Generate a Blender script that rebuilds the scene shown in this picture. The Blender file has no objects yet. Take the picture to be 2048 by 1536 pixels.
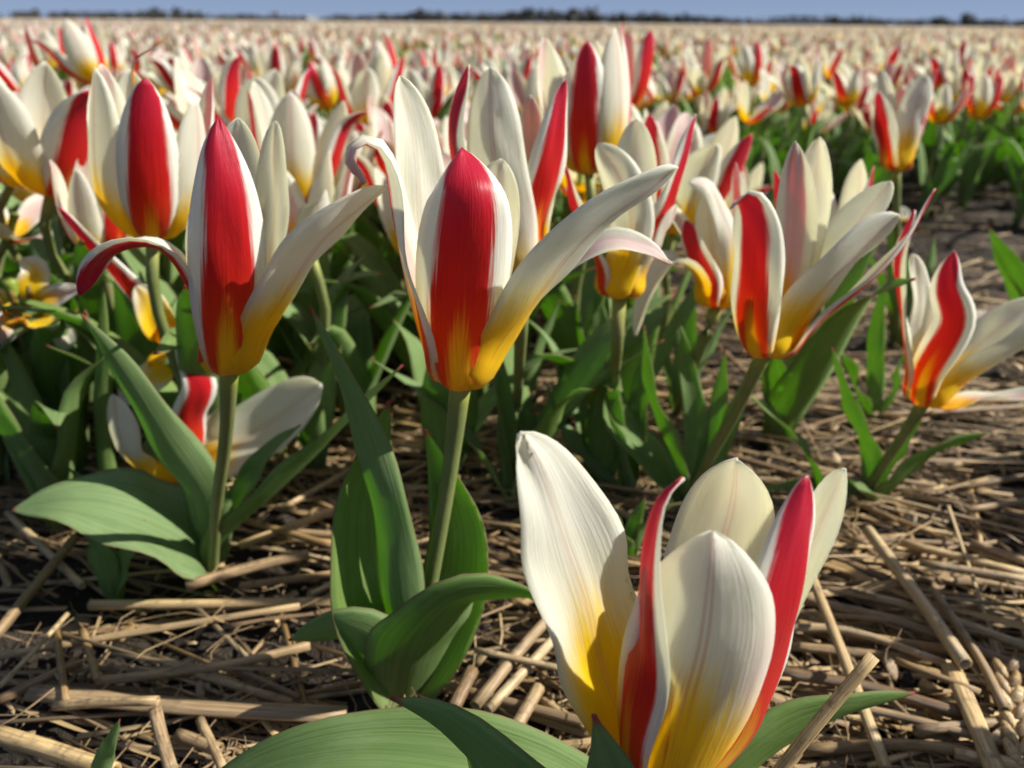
import bpy, math, random
import numpy as np
from mathutils import Matrix, Vector
random.seed(7); rng = np.random.default_rng(7)
R = math.radians
scene = bpy.context.scene
col = scene.collection

# ------------------------------------------------------------------ camera
CAMH, PITCH, ROLL, FPX = 0.26, 25.2, 0.5, 1538.0
cam_rot = (Matrix.Rotation(R(90 - PITCH), 3, 'X') @ Matrix.Rotation(R(ROLL), 3, 'Z'))
cd = bpy.data.cameras.new('camera'); cam = bpy.data.objects.new('camera', cd); col.objects.link(cam)
M4 = cam_rot.to_4x4(); M4.translation = Vector((0, 0, CAMH)); cam.matrix_world = M4
cd.sensor_width = 36.0; cd.lens = FPX / 2048 * 36.0
cd.clip_start = 0.01; cd.clip_end = 5000
cd.dof.use_dof = True; cd.dof.focus_distance = 0.213; cd.dof.aperture_fstop = 12.5
scene.camera = cam

# ------------------------------------------------------------------ sky, sun, exposure
SUN_AZ, SUN_EL = 3.0, 38.0           # degrees: 0 = picture right (+x), positive = away from the camera
sdir = Vector((math.cos(R(SUN_EL)) * math.cos(R(SUN_AZ)), math.cos(R(SUN_EL)) * math.sin(R(SUN_AZ)), math.sin(R(SUN_EL))))
world = bpy.data.worlds.new('World'); scene.world = world; world.use_nodes = True
wn = world.node_tree; wn.nodes.clear()
sky = wn.nodes.new('ShaderNodeTexSky'); sky.sky_type = 'NISHITA'; sky.sun_disc = False
sky.sun_elevation = R(SUN_EL); sky.sun_rotation = math.atan2(sdir.x, sdir.y)
sky.altitude = 0; sky.air_density = 0.3; sky.dust_density = 0.0; sky.ozone_density = 1.0
bg = wn.nodes.new('ShaderNodeBackground'); bg.inputs['Strength'].default_value = 0.12
wo = wn.nodes.new('ShaderNodeOutputWorld')
tint = wn.nodes.new('ShaderNodeMix'); tint.data_type = 'RGBA'; tint.blend_type = 'MIX'; tint.inputs[0].default_value = 0.9
tint.inputs[7].default_value = (1.04, 1.34, 2.10, 1)      # an even blue-grey veil of cloud over the whole sky
wn.links.new(sky.outputs[0], tint.inputs[6]); wn.links.new(tint.outputs[2], bg.inputs[0]); wn.links.new(bg.outputs[0], wo.inputs[0])
sl = bpy.data.lights.new('sun', 'SUN'); sl.energy = 4.95; sl.angle = R(0.5); sl.color = (1.0, 0.965, 0.91)
so = bpy.data.objects.new('sun', sl); col.objects.link(so)
so.rotation_euler = sdir.to_track_quat('Z', 'Y').to_euler(); so.location = (2, -1, 3)
scene.view_settings.view_transform = 'Standard'; scene.view_settings.look = 'None'
scene.view_settings.exposure = 0.78; scene.view_settings.gamma = 1.0
try:
    scene.cycles.max_bounces = 10; scene.cycles.transmission_bounces = 8; scene.cycles.diffuse_bounces = 5
except Exception:
    pass

# ------------------------------------------------------------------ helpers: pixels, curves, meshes
CR = np.array(cam_rot)
def ray(u, v):
    return CR @ np.array(((u - 1024) / FPX, -(v - 768) / FPX, -1.0))
def at(u, v, Y):
    d = ray(u, v); return np.array((0, 0, CAMH)) + d * (Y / d[1])
def gnd(u, v, z=0.0):
    d = ray(u, v); return np.array((0, 0, CAMH)) + d * ((z - CAMH) / d[2])

def spline(P, n, power=1.0):
    """Catmull-Rom through P, resampled by arc length; power > 1 crowds samples towards the end."""
    P = np.asarray(P, float)
    if len(P) == 2: P = np.array([P[0], (P[0] + P[1]) / 2, P[1]])
    A = np.vstack([2 * P[0] - P[1], P, 2 * P[-1] - P[-2]])
    out = []
    for i in range(1, len(A) - 2):
        p0, p1, p2, p3 = A[i - 1:i + 3]
        t = np.linspace(0, 1, 16, endpoint=False)[:, None]
        out.append(0.5 * (2 * p1 + (p2 - p0) * t + (2 * p0 - 5 * p1 + 4 * p2 - p3) * t ** 2 + (3 * p1 - p0 - 3 * p2 + p3) * t ** 3))
    D = np.vstack(out + [A[-2][None]])
    L = np.concatenate([[0], np.cumsum(np.linalg.norm(np.diff(D, axis=0), axis=1))])
    tt = 1 - (1 - np.linspace(0, 1, n)) ** power
    return np.stack([np.interp(tt * L[-1], L, D[:, k]) for k in range(3)], 1), tt

def nrm(v): return v / (np.linalg.norm(v, axis=-1, keepdims=True) + 1e-12)

def wp_petal(t, a=0.34, tm=0.52, q=2.3, r=0.72):
    f = np.where(t < tm, a + (1 - a) * np.sin(np.pi / 2 * np.clip(t / tm, 0, 1)) ** 1.0,
                 np.clip(1 - (np.clip(t - tm, 0, 1) / (1 - tm)) ** q, 0, 1) ** r)
    return np.maximum(f, 0.035)
def wp_leaf(t, a=0.55, tm=0.38, q=1.75, r=0.95):
    return wp_petal(t, a, tm, q, r)

def ribbon(P, az, half, wp, cup=(0.9, 0.6, 0.35), twist=0.0, th=0.0005, n=22, m=9, wave=0.0, wfreq=3.0, phase=0.0,
           power=1.25, fold=0.0, tw0=0.0, crease=0.0, twp=1.6, crump=0.0):
    """A thin closed blade along P. Layer 0 = outside (away from the axis), layer 1 = inside, rim joins them."""
    C, t = spline(P, n, power)
    T = nrm(np.gradient(C, axis=0))
    a = R(az); S = np.array((-math.sin(a), math.cos(a), 0.0))
    Ss = []
    for i in range(n):
        S = S - T[i] * S.dot(T[i]); S = S / (np.linalg.norm(S) + 1e-9); Ss.append(S)
    Ss = np.array(Ss); N = np.cross(Ss, T)
    tw = R(tw0) + R(twist) * (t ** twp)
    c, s_ = np.cos(tw)[:, None], np.sin(tw)[:, None]
    Ss, N = Ss * c + N * s_, N * c - Ss * s_
    w = half * wp(t)
    al = np.interp(t, np.linspace(0, 1, len(cup)), cup)
    s = np.linspace(-1, 1, m)
    A = al[:, None] * s[None]
    rad = (w / np.maximum(al, 1e-3))[:, None]
    lat = rad * np.sin(A); dep = rad * (1 - np.cos(A))
    dep = dep + fold * w[:, None] * np.abs(s)[None]
    dep = dep + wave * np.sin(2 * np.pi * wfreq * t[:, None] + phase + 1.3 * np.sign(s)[None]) * (s[None] ** 2) * np.sin(np.pi * np.clip(t, 0, 1))[:, None]
    if crump:
        for kq in range(5):
            dep = dep + crump * .45 * np.sin(t[:, None] * random.uniform(6, 22) + s[None] * random.uniform(-7, 7) + random.uniform(0, 6)) * np.clip(t * 3, 0, 1)[:, None]
    if crease: dep = dep + crease * np.exp(-(s[None] / 0.16) ** 2) * np.clip(t * 3, 0, 1)[:, None]
    mid = C[:, None] + Ss[:, None] * lat[..., None] - N[:, None] * dep[..., None]
    du = np.gradient(mid, axis=0); dv = np.gradient(mid, axis=1)
    nn = nrm(np.cross(dv, du))
    thick = th * (1 - 0.6 * (s[None, :, None] ** 4))
    o = mid + nn * thick / 2; i_ = mid - nn * thick / 2
    V = np.concatenate([o.reshape(-1, 3), i_.reshape(-1, 3)])
    uv = np.stack(np.broadcast_arrays((s[None] + 1) / 2, t[:, None]), -1).reshape(-1, 2); UV = np.concatenate([uv, uv])
    ii, jj = np.meshgrid(np.arange(n - 1), np.arange(m - 1), indexing='ij'); k = (ii * m + jj).ravel()
    q0 = np.stack([k, k + 1, k + m + 1, k + m], 1)
    off = n * m
    q1 = q0[:, ::-1] + off
    F = [q0, q1]
    def rim(idx):
        idx = np.array(idx); return np.stack([idx[:-1], idx[1:], idx[1:] + off, idx[:-1] + off], 1)
    F.append(rim([i * m for i in range(n)])[:, ::1]); F.append(rim([i * m + m - 1 for i in range(n)])[:, ::-1])
    F.append(rim([(n - 1) * m + j for j in range(m)])); F.append(rim([j for j in range(m)])[:, ::-1])
    mi = np.concatenate([np.zeros(len(q0), int), np.ones(len(q1), int)] + [np.ones(len(f), int) for f in F[2:]])
    return V, np.concatenate(F), UV, mi

def tube(P, radii, n=14, sides=10, power=1.0, hollow=False):
    C, t = spline(P, n, power); T = nrm(np.gradient(C, axis=0))
    up = np.array((0.3, 0.2, 1.0)) if abs(T[0][2]) < 0.8 else np.array((1.0, 0.2, 0))
    X = nrm(np.cross(T, up)); Yv = np.cross(T, X)
    r = np.interp(t, np.linspace(0, 1, len(radii)), radii)
    a = np.linspace(0, 2 * np.pi, sides, endpoint=False)
    ring = X[:, None] * np.cos(a)[None, :, None] + Yv[:, None] * np.sin(a)[None, :, None]
    V = (C[:, None] + ring * r[:, None, None]).reshape(-1, 3)
    UV = np.stack(np.broadcast_arrays((a / (2 * np.pi))[None], t[:, None]), -1).reshape(-1, 2)
    F = []
    for i in range(n - 1):
        for j in range(sides):
            k = (j + 1) % sides; F.append((i * sides + j, i * sides + k, (i + 1) * sides + k, (i + 1) * sides + j))
    if hollow:      # an open straw end: the wall turns inwards
        b = len(V)
        Vi = [C[0] + ring[0] * r[0] * .72, C[0] + T[0] * r[0] * 4 + ring[0] * r[0] * .7, C[-1] + ring[-1] * r[-1] * .72, C[-1] - T[-1] * r[-1] * 4 + ring[-1] * r[-1] * .7]
        V = np.concatenate([V] + Vi); UV = np.concatenate([UV] + [UV[:sides]] * 4)
        e = (n - 1) * sides
        for j in range(sides):
            k = (j + 1) % sides
            F += [(k, j, b + j, b + k), (b + k, b + j, b + sides + j, b + sides + k),
                  (e + j, e + k, b + 2 * sides + k, b + 2 * sides + j), (b + 2 * sides + j, b + 2 * sides + k, b + 3 * sides + k, b + 3 * sides + j)]
        F.append(tuple(b + sides + np.arange(sides)[::-1])); F.append(tuple(b + 3 * sides + np.arange(sides)))
    else:
        F.append(tuple(range(sides))[::-1]); F.append(tuple((n - 1) * sides + j for j in range(sides)))
    return V, F, UV, np.zeros(len(F), int)

def mesh(name, geo, mats, smooth=True):
    V, F, UV, mi = geo
    me = bpy.data.meshes.new(name)
    me.from_pydata(np.asarray(V).tolist(), [], [tuple(int(x) for x in f) for f in F])
    for mm in mats: me.materials.append(mm)
    me.polygons.foreach_set('material_index', np.asarray(mi, dtype=np.int32))
    if smooth: me.polygons.foreach_set('use_smooth', np.ones(len(me.polygons), bool))
    li = np.empty(len(me.loops), np.int32); me.loops.foreach_get('vertex_index', li)
    l = me.uv_layers.new(name='UVMap'); l.data.foreach_set('uv', np.asarray(UV, dtype=np.float32)[li].ravel())
    me.update(); return me
def merge(geos):
    Vs, Fs, Us, Ms, o = [], [], [], [], 0
    for V, F, UV, mi in geos:
        Vs.append(V); Us.append(UV); Ms.append(mi); Fs += [tuple(int(x) + o for x in f) for f in F]; o += len(V)
    return np.concatenate(Vs), Fs, np.concatenate(Us), np.concatenate(Ms)
def link(name, me, parent=None, loc=None):
    o = bpy.data.objects.new(name, me); col.objects.link(o)
    if parent is not None: o.parent = parent
    if loc is not None: o.location = loc
    return o
def tag(o, label=None, cat=None, group=None, kind=None):
    for k, v in (('label', label), ('category', cat), ('group', group), ('kind', kind)):
        if v: o[k] = v
    return o
def empty(name, loc):
    o = bpy.data.objects.new(name, None); o.empty_display_size = 0.02; o.location = loc; col.objects.link(o); return o
def part(name, geo, mats, parent, org):
    V, F, UV, mi = geo
    return link(name, mesh(name, (np.asarray(V) - org, F, UV, mi), mats), parent)

# ------------------------------------------------------------------ materials
class NT:
    def __init__(s, name):
        s.m = bpy.data.materials.new(name); s.m.use_nodes = True; s.t = s.m.node_tree; s.t.nodes.clear()
    def n(s, typ, **kw):
        x = s.t.nodes.new(typ)
        for k, v in kw.items(): setattr(x, k, v)
        return x
    def put(s, sock, v):
        if hasattr(v, 'is_linked') or isinstance(v, bpy.types.NodeSocket): s.t.links.new(v, sock)
        else: sock.default_value = v
    def math(s, op, a, b=None, c=None, clamp=False):
        x = s.n('ShaderNodeMath', operation=op, use_clamp=clamp); s.put(x.inputs[0], a)
        if b is not None: s.put(x.inputs[1], b)
        if c is not None: s.put(x.inputs[2], c)
        return x.outputs[0]
    def ss(s, v, lo, hi):
        x = s.n('ShaderNodeMapRange', interpolation_type='SMOOTHSTEP'); s.put(x.inputs[0], v); s.put(x.inputs[1], lo); s.put(x.inputs[2], hi)
        return x.outputs[0]
    def mix(s, f, a, b, mode='MIX'):
        x = s.n('ShaderNodeMix', data_type='RGBA', blend_type=mode); s.put(x.inputs[0], f)
        s.put(x.inputs[6], a if not isinstance(a, tuple) else (*a, 1)); s.put(x.inputs[7], b if not isinstance(b, tuple) else (*b, 1))
        return x.outputs[2]
    def ramp(s, f, stops):
        x = s.n('ShaderNodeValToRGB'); e = x.color_ramp.elements
        while len(e) < len(stops): e.new(0.5)
        for i, (p, c) in enumerate(stops):
            e[i].position = p; e[i].color = (*c, 1) if isinstance(c, tuple) else (c, c, c, 1)
        s.put(x.inputs[0], f); return x.outputs[0]
    def vec(s, x, y, z):
        k = s.n('ShaderNodeCombineXYZ'); s.put(k.inputs[0], x); s.put(k.inputs[1], y); s.put(k.inputs[2], z); return k.outputs[0]
    def noise(s, v, scale, detail=2.0, rough=0.5, dist=0.0):
        x = s.n('ShaderNodeTexNoise'); s.put(x.inputs['Vector'], v); x.inputs['Scale'].default_value = scale
        x.inputs['Detail'].default_value = detail; x.inputs['Roughness'].default_value = rough; x.inputs['Distortion'].default_value = dist
        return x.outputs[0]
    def uv(s):
        x = s.n('ShaderNodeTexCoord'); sp = s.n('ShaderNodeSeparateXYZ'); s.t.links.new(x.outputs['UV'], sp.inputs[0])
        s.obj = x.outputs['Object']; return sp.outputs[0], sp.outputs[1]
    def rnd(s): return s.n('ShaderNodeObjectInfo').outputs['Random']
    def bump(s, h, strength, dist):
        x = s.n('ShaderNodeBump'); x.inputs['Strength'].default_value = strength; x.inputs['Distance'].default_value = dist
        s.put(x.inputs['Height'], h); return x.outputs[0]
    def out(s, colr, rough=0.5, spec=0.3, trans=0.0, tcol=None, normal=None, sheen=0.0):
        p = s.n('ShaderNodeBsdfPrincipled'); s.put(p.inputs['Base Color'], colr if not isinstance(colr, tuple) else (*colr, 1))
        s.put(p.inputs['Roughness'], rough); p.inputs['Specular IOR Level'].default_value = spec
        if sheen: p.inputs['Sheen Weight'].default_value = sheen
        if normal is not None: s.put(p.inputs['Normal'], normal)
        o = s.n('ShaderNodeOutputMaterial'); r = p.outputs[0]
        if trans:
            tr = s.n('ShaderNodeBsdfTranslucent'); s.put(tr.inputs[0], tcol if tcol is not None else colr)
            if normal is not None: s.put(tr.inputs[1], normal)
            mx = s.n('ShaderNodeMixShader'); mx.inputs[0].default_value = trans
            s.t.links.new(r, mx.inputs[1]); s.t.links.new(tr.outputs[0], mx.inputs[2]); r = mx.outputs[0]
        s.t.links.new(r, o.inputs[0]); return s.m

CREAM, CREAM2 = (0.90, 0.895, 0.82), (0.84, 0.80, 0.58)
YEL, YEL2 = (0.98, 0.70, 0.012), (0.99, 0.76, 0.022)
PT = 0.60
def petal_common(k):
    U, V = k.uv(); rn = k.rnd()
    s = k.math('MULTIPLY', k.math('ABSOLUTE', k.math('SUBTRACT', U, 0.5)), 2.0)
    ro = k.math('MULTIPLY', rn, 37.0)
    fib = k.noise(k.vec(k.math('MULTIPLY', U, 46.0), k.math('MULTIPLY', V, 3.0), ro), 1.0, 3.0, 0.6)
    fine = k.noise(k.vec(k.math('MULTIPLY', U, 120.0), k.math('MULTIPLY', V, 7.0), ro), 1.0, 2.0, 0.6)
    blot = k.noise(k.vec(k.math('MULTIPLY', U, 3.0), k.math('MULTIPLY', V, 5.0), ro), 1.0, 3.0, 0.55)
    return U, V, s, rn, fib, fine, blot
def petal_finish(k, c, fine, fib, blot, rough=0.42, pt=PT):
    c = k.mix(k.math('MULTIPLY', k.ss(fine, 0.35, 0.75), 0.14), c, k.mix(1.0, c, (0.80, 0.74, 0.66), 'MULTIPLY'))
    c = k.mix(k.math('MULTIPLY', k.ss(blot, 0.45, 0.8), 0.18), c, k.mix(1.0, c, (0.86, 0.80, 0.78), 'MULTIPLY'))
    h = k.math('ADD', k.math('MULTIPLY', fine, 0.5), k.math('ADD', fib, k.math('MULTIPLY', blot, 1.6)))
    tc = k.mix(1.0, c, (1.0, 1.0, 0.87), 'MULTIPLY')
    U, V = k.uv(); wr = k.noise(k.vec(k.math('MULTIPLY', U, 9.0), k.math('MULTIPLY', V, 6.0), 3.0), 1.0, 4.0, 0.6, 0.6)
    return k.out(c, rough, 0.32, pt, tc, k.bump(k.math('ADD', h, k.math('MULTIPLY', wr, 1.2)), 0.28, 0.0008), sheen=0.05)

def mat_outer_outside():
    k = NT('tepal_outer_outside'); U, V, s, rn, fib, fine, blot = petal_common(k)
    hw = k.ramp(V, [(0.0, 0.66), (0.14, 0.80), (0.35, 0.70), (0.62, 0.60), (0.84, 0.66), (0.95, 0.90), (1.0, 1.0)])
    hw = k.math('ADD', hw, k.math('SUBTRACT', k.math('MULTIPLY', k.math('SUBTRACT', rn, 0.5), 0.24), 0.02))
    e = k.math('ADD', k.math('SUBTRACT', s, hw), k.math('MULTIPLY', k.math('SUBTRACT', fib, 0.5), 0.42))
    stripe = k.math('SUBTRACT', 1.0, k.ss(e, -0.09, 0.09))
    fl = k.math('ADD', k.math('MULTIPLY', k.math('MULTIPLY', s, s), 5.2), k.math('MULTIPLY', V, 2.7))
    fl = k.math('ADD', k.math('SUBTRACT', fl, 1.0), k.math('MULTIPLY', k.math('SUBTRACT', fib, 0.5), 0.9))
    flame = k.math('SUBTRACT', 1.0, k.ss(fl, -0.45, 0.30))
    base = k.math('SUBTRACT', 1.0, k.ss(V, 0.03, 0.10))
    red = k.ramp(V, [(0.0, (0.78, 0.09, 0.005)), (0.3, (0.78, 0.055, 0.010)), (0.5, (0.70, 0.020, 0.012)), (0.75, (0.62, 0.014, 0.026)), (1.0, (0.58, 0.020, 0.06))])
    red = k.mix(k.math('MULTIPLY', k.ss(fib, 0.4, 0.75), 0.26), red, k.mix(1.0, red, (0.62, 0.5, 0.6), 'MULTIPLY'))
    marg = k.mix(k.ss(V, 0.06, 0.34), (0.90, 0.66, 0.16), CREAM)
    c = k.mix(stripe, marg, red)
    c = k.mix(k.math('MULTIPLY', flame, 0.95), c, (0.97, 0.62, 0.012))
    c = k.mix(base, c, (0.97, 0.66, 0.015))
    return petal_finish(k, c, fine, fib, blot, 0.38, 0.44)
def mat_inner_outside():
    k = NT('tepal_inner_outside'); U, V, s, rn, fib, fine, blot = petal_common(k)
    y = k.math('ADD', k.math('SUBTRACT', V, k.math('SUBTRACT', 0.50, k.math('MULTIPLY', s, 0.14))), k.math('MULTIPLY', k.math('SUBTRACT', fib, 0.5), 0.25))
    ym = k.math('SUBTRACT', 1.0, k.ss(y, -0.13, 0.12))
    c = k.mix(ym, CREAM, k.mix(k.ss(V, 0.0, 0.3), (0.98, 0.74, 0.014), YEL2))
    st = k.math('MULTIPLY', k.ss(fib, 0.52, 0.68), k.math('SUBTRACT', 1.0, k.ss(s, 0.12, 0.48)))
    st = k.math('MULTIPLY', st, k.math('MULTIPLY', k.ss(V, 0.16, 0.30), k.math('SUBTRACT', 1.0, k.ss(V, 0.42, 0.68))))
    c = k.mix(k.math('MULTIPLY', st, 0.75), c, (0.66, 0.11, 0.03))
    ml = k.math('MULTIPLY', k.math('SUBTRACT', 1.0, k.ss(k.math('ABSOLUTE', k.math('SUBTRACT', s, 0.045)), 0.008, 0.035)), k.ss(V, 0.3, 0.5))
    c = k.mix(k.math('MULTIPLY', ml, 0.42), c, (0.60, 0.22, 0.22))
    bl = k.math('MULTIPLY', k.math('SUBTRACT', 1.0, k.ss(s, 0.0, 0.6)), k.ss(V, 0.55, 1.0))
    c = k.mix(k.math('MULTIPLY', bl, 0.22), c, (0.78, 0.45, 0.45))
    return petal_finish(k, c, fine, fib, blot)
def mat_inside():
    k = NT('tepal_inside'); U, V, s, rn, fib, fine, blot = petal_common(k)
    y = k.math('ADD', k.math('SUBTRACT', V, k.math('SUBTRACT', 0.47, k.math('MULTIPLY', s, 0.16))), k.math('MULTIPLY', k.math('SUBTRACT', fib, 0.5), 0.20))
    ym = k.math('SUBTRACT', 1.0, k.ss(y, -0.10, 0.07))
    c = k.mix(k.ss(blot, 0.3, 0.7), CREAM, (0.89, 0.88, 0.74))
    c = k.mix(ym, c, k.mix(k.ss(V, 0.05, 0.34), (0.98, 0.63, 0.010), (0.99, 0.74, 0.020)))
    ml = k.math('SUBTRACT', 1.0, k.ss(k.math('ABSOLUTE', k.math('SUBTRACT', s, 0.05)), 0.01, 0.04))
    c = k.mix(k.math('MULTIPLY', ml, 0.28), c, (0.70, 0.52, 0.36))
    return petal_finish(k, c, fine, fib, blot)
M_OO, M_IO, M_IN = mat_outer_outside(), mat_inner_outside(), mat_inside()

def mat_leaf():
    k = NT('leaf'); U, V = k.uv(); rn = k.rnd(); ro = k.math('MULTIPLY', rn, 51.0)
    s = k.math('MULTIPLY', k.math('ABSOLUTE', k.math('SUBTRACT', U, 0.5)), 2.0)
    vein = k.noise(k.vec(k.math('MULTIPLY', U, 55.0), k.math('MULTIPLY', V, 2.2), ro), 1.0, 2.5, 0.55)
    blot = k.noise(k.vec(k.math('MULTIPLY', U, 4.0), k.math('MULTIPLY', V, 7.0), ro), 1.0, 4.0, 0.6)
    c = k.ramp(rn, [(0.0, (0.205, 0.300, 0.095)), (0.5, (0.240, 0.325, 0.145)), (1.0, (0.225, 0.320, 0.080))])
    c = k.mix(k.math('MULTIPLY', k.ss(vein, 0.4, 0.65), 0.6), c, k.mix(1.0, c, (0.58, 0.70, 0.56), 'MULTIPLY'))
    spot = k.noise(k.vec(k.math('MULTIPLY', U, 14.0), k.math('MULTIPLY', V, 40.0), ro), 1.0, 3.0, 0.6)
    c = k.mix(k.math('MULTIPLY', k.ss(spot, 0.70, 0.76), 0.6), c, (0.20, 0.15, 0.08))
    c = k.mix(k.math('MULTIPLY', k.ss(blot, 0.45, 0.75), 0.4), c, (0.31, 0.40, 0.20))
    edge = k.ss(s, 0.945, 1.0)
    c = k.mix(k.math('MULTIPLY', edge, 0.75), c, (0.26, 0.17, 0.10))
    c = k.mix(k.ss(V, 0.965, 1.0), c, (0.36, 0.07, 0.07))
    c = k.mix(k.math('MULTIPLY', k.math('SUBTRACT', 1.0, k.ss(V, 0.02, 0.2)), 0.5), c, (0.26, 0.27, 0.13))
    tc = k.mix(1.0, c, (1.5, 1.9, 0.35), 'MULTIPLY')
    h = k.math('ADD', vein, k.math('MULTIPLY', blot, 1.2))
    return k.out(c, k.ss(blot, -0.4, 1.1), 0.28, 0.46, tc, k.bump(h, 0.4, 0.0008))
M_LEAF = mat_leaf()
def mat_stem():
    k = NT('stem'); U, V = k.uv()
    a = k.noise(k.obj, 500.0, 2.0); b = k.noise(k.obj, 60.0, 2.0)
    c = k.ramp(b, [(0.3, (0.14, 0.18, 0.05)), (0.6, (0.19, 0.21, 0.075)), (0.8, (0.24, 0.14, 0.08))])
    c = k.mix(k.ss(V, 0.9, 1.0), c, (0.30, 0.33, 0.06))
    return k.out(c, 0.5, 0.35, 0.12, (0.3, 0.4, 0.06, 1), k.bump(a, 0.25, 0.0005))
M_STEM = mat_stem()
def simple(name, c, rough=0.6, trans=0.0):
    k = NT(name); U, V = k.uv(); a = k.noise(k.obj, 300.0, 3.0)
    cc = k.mix(k.ss(a, 0.3, 0.75), c, tuple(x * 0.6 for x in c)); return k.out(cc, rough, 0.3, trans)
M_PISTIL = simple('pistil', (0.25, 0.33, 0.05), 0.4, 0.2); M_ANTHER = simple('anther', (0.16, 0.10, 0.02))
def mat_straw(name='straw', per_island=False):
    k = NT(name); U, V = k.uv(); rn = k.rnd()
    if per_island: rn = k.n('ShaderNodeNewGeometry').outputs['Random Per Island']
    ro = k.math('MULTIPLY', rn, 61.0)
    st = k.noise(k.vec(k.math('MULTIPLY', U, 26.0), k.math('MULTIPLY', V, 3.0), ro), 1.0, 3.0, 0.6)
    bl = k.noise(k.vec(k.math('MULTIPLY', U, 2.0), k.math('MULTIPLY', V, 9.0), ro), 1.0, 4.0, 0.65)
    c = k.ramp(rn, [(0.0, (0.56, 0.37, 0.14)), (0.17, (0.34, 0.22, 0.09)), (0.34, (0.66, 0.48, 0.22)), (0.5, (0.42, 0.30, 0.16)), (0.68, (0.24, 0.15, 0.07)), (0.84, (0.70, 0.54, 0.29)), (1.0, (0.38, 0.25, 0.12))])
    c = k.mix(k.math('MULTIPLY', k.ss(st, 0.36, 0.66), 0.85), c, k.mix(1.0, c, (0.42, 0.36, 0.33), 'MULTIPLY'))
    c = k.mix(k.math('MULTIPLY', k.ss(bl, 0.50, 0.72), 0.75), c, (0.10, 0.07, 0.045))
    spk = k.noise(k.vec(k.math('MULTIPLY', U, 60.0), k.math('MULTIPLY', V, 40.0), ro), 1.0, 2.0, 0.6)
    c = k.mix(k.math('MULTIPLY', k.ss(spk, 0.62, 0.75), 0.5), c, (0.08, 0.06, 0.045))
    return k.out(c, 0.5, 0.4, 0.0, None, k.bump(st, 0.6, 0.0008))
M_STRAW = mat_straw(); M_STRAWI = mat_straw('straw_loose', True)
def mat_soil():
    k = NT('soil'); U, V = k.uv(); g = k.n('ShaderNodeNewGeometry').outputs['Position']
    a = k.noise(g, 18.0, 8.0, 0.65); b = k.noise(g, 220.0, 4.0, 0.7)
    c = k.ramp(a, [(0.3, (0.020, 0.015, 0.011)), (0.55, (0.042, 0.032, 0.023)), (0.75, (0.085, 0.068, 0.05))])
    c = k.mix(k.ss(b, 0.62, 0.72), c, (0.13, 0.11, 0.085))
    return k.out(c, 0.9, 0.2, 0, None, k.bump(k.math('ADD', a, k.math('MULTIPLY', b, 0.35)), 1.0, 0.012))
M_SOIL = mat_soil()

# ------------------------------------------------------------------ ground: near lumpy bed inside one sheet that reaches the horizon
def bed_z(x, y):
    def n(x, y, f, p): return np.sin(x * f + p) * np.cos(y * f * 1.13 - p * 2.1)
    z = 0.005 * n(x, y, 31, .4) + 0.0035 * n(x + y, y - x, 67, 1.7) + 0.002 * n(x - .4 * y, y + .6 * x, 140, 2.9) + .0012 * n(x + .3 * y, y, 300, .7)
    fur = np.exp(-((y - .95) / 0.17) ** 2) * -0.025
    return (z - 0.006 + fur)
xs = np.concatenate([[-3000, -400, -60, -12, -4, -1.8], np.linspace(-1.1, 1.1, 241), [1.8, 4, 12, 60, 400, 3000]])
ys = np.concatenate([[-60, -6, -1, -0.2], np.linspace(0.0, 1.6, 181), [1.9, 2.4, 4, 8, 20, 60, 300, 900, 4000]])
gx, gy = np.meshgrid(xs, ys, indexing='ij')
near = (np.abs(gx) < 1.2) & (gy > -0.01) & (gy < 1.62)
gz = np.where(near, bed_z(gx, gy), -0.008)
gV = np.stack([gx, gy, gz], -1).reshape(-1, 3); ny = len(ys)
ii, jj = np.meshgrid(np.arange(len(xs) - 1), np.arange(ny - 1), indexing='ij'); kk = (ii * ny + jj).ravel()
gF = np.stack([kk, kk + ny, kk + ny + 1, kk + 1], 1)
ground = link('ground', mesh('ground', (gV, gF, gV[:, :2], np.zeros(len(gF), int)), [M_SOIL])); tag(ground, kind='structure')

# ------------------------------------------------------------------ tulips
GROUP_NEAR = None
def P_leafs(G, pts):
    return [G + np.array((0, 0, -0.006))] + [at(u, v, G[1] + d / 100) for (u, v, d) in pts]

def add_leaf(root, G, pts, half, az, cup=(1.1, 0.75, 0.5, 0.3), org=None, **kw):
    az -= math.degrees(math.atan2(G[0], G[1]))
    geo = ribbon(P_leafs(G, pts), az, half / 100, wp_leaf, cup=cup, th=0.0008, n=kw.pop('n', 24), m=9, wave=kw.pop('wave', 0.0015), phase=random.random() * 6, **kw)
    return part('leaf', geo, [M_LEAF, M_LEAF], root, G)

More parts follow.
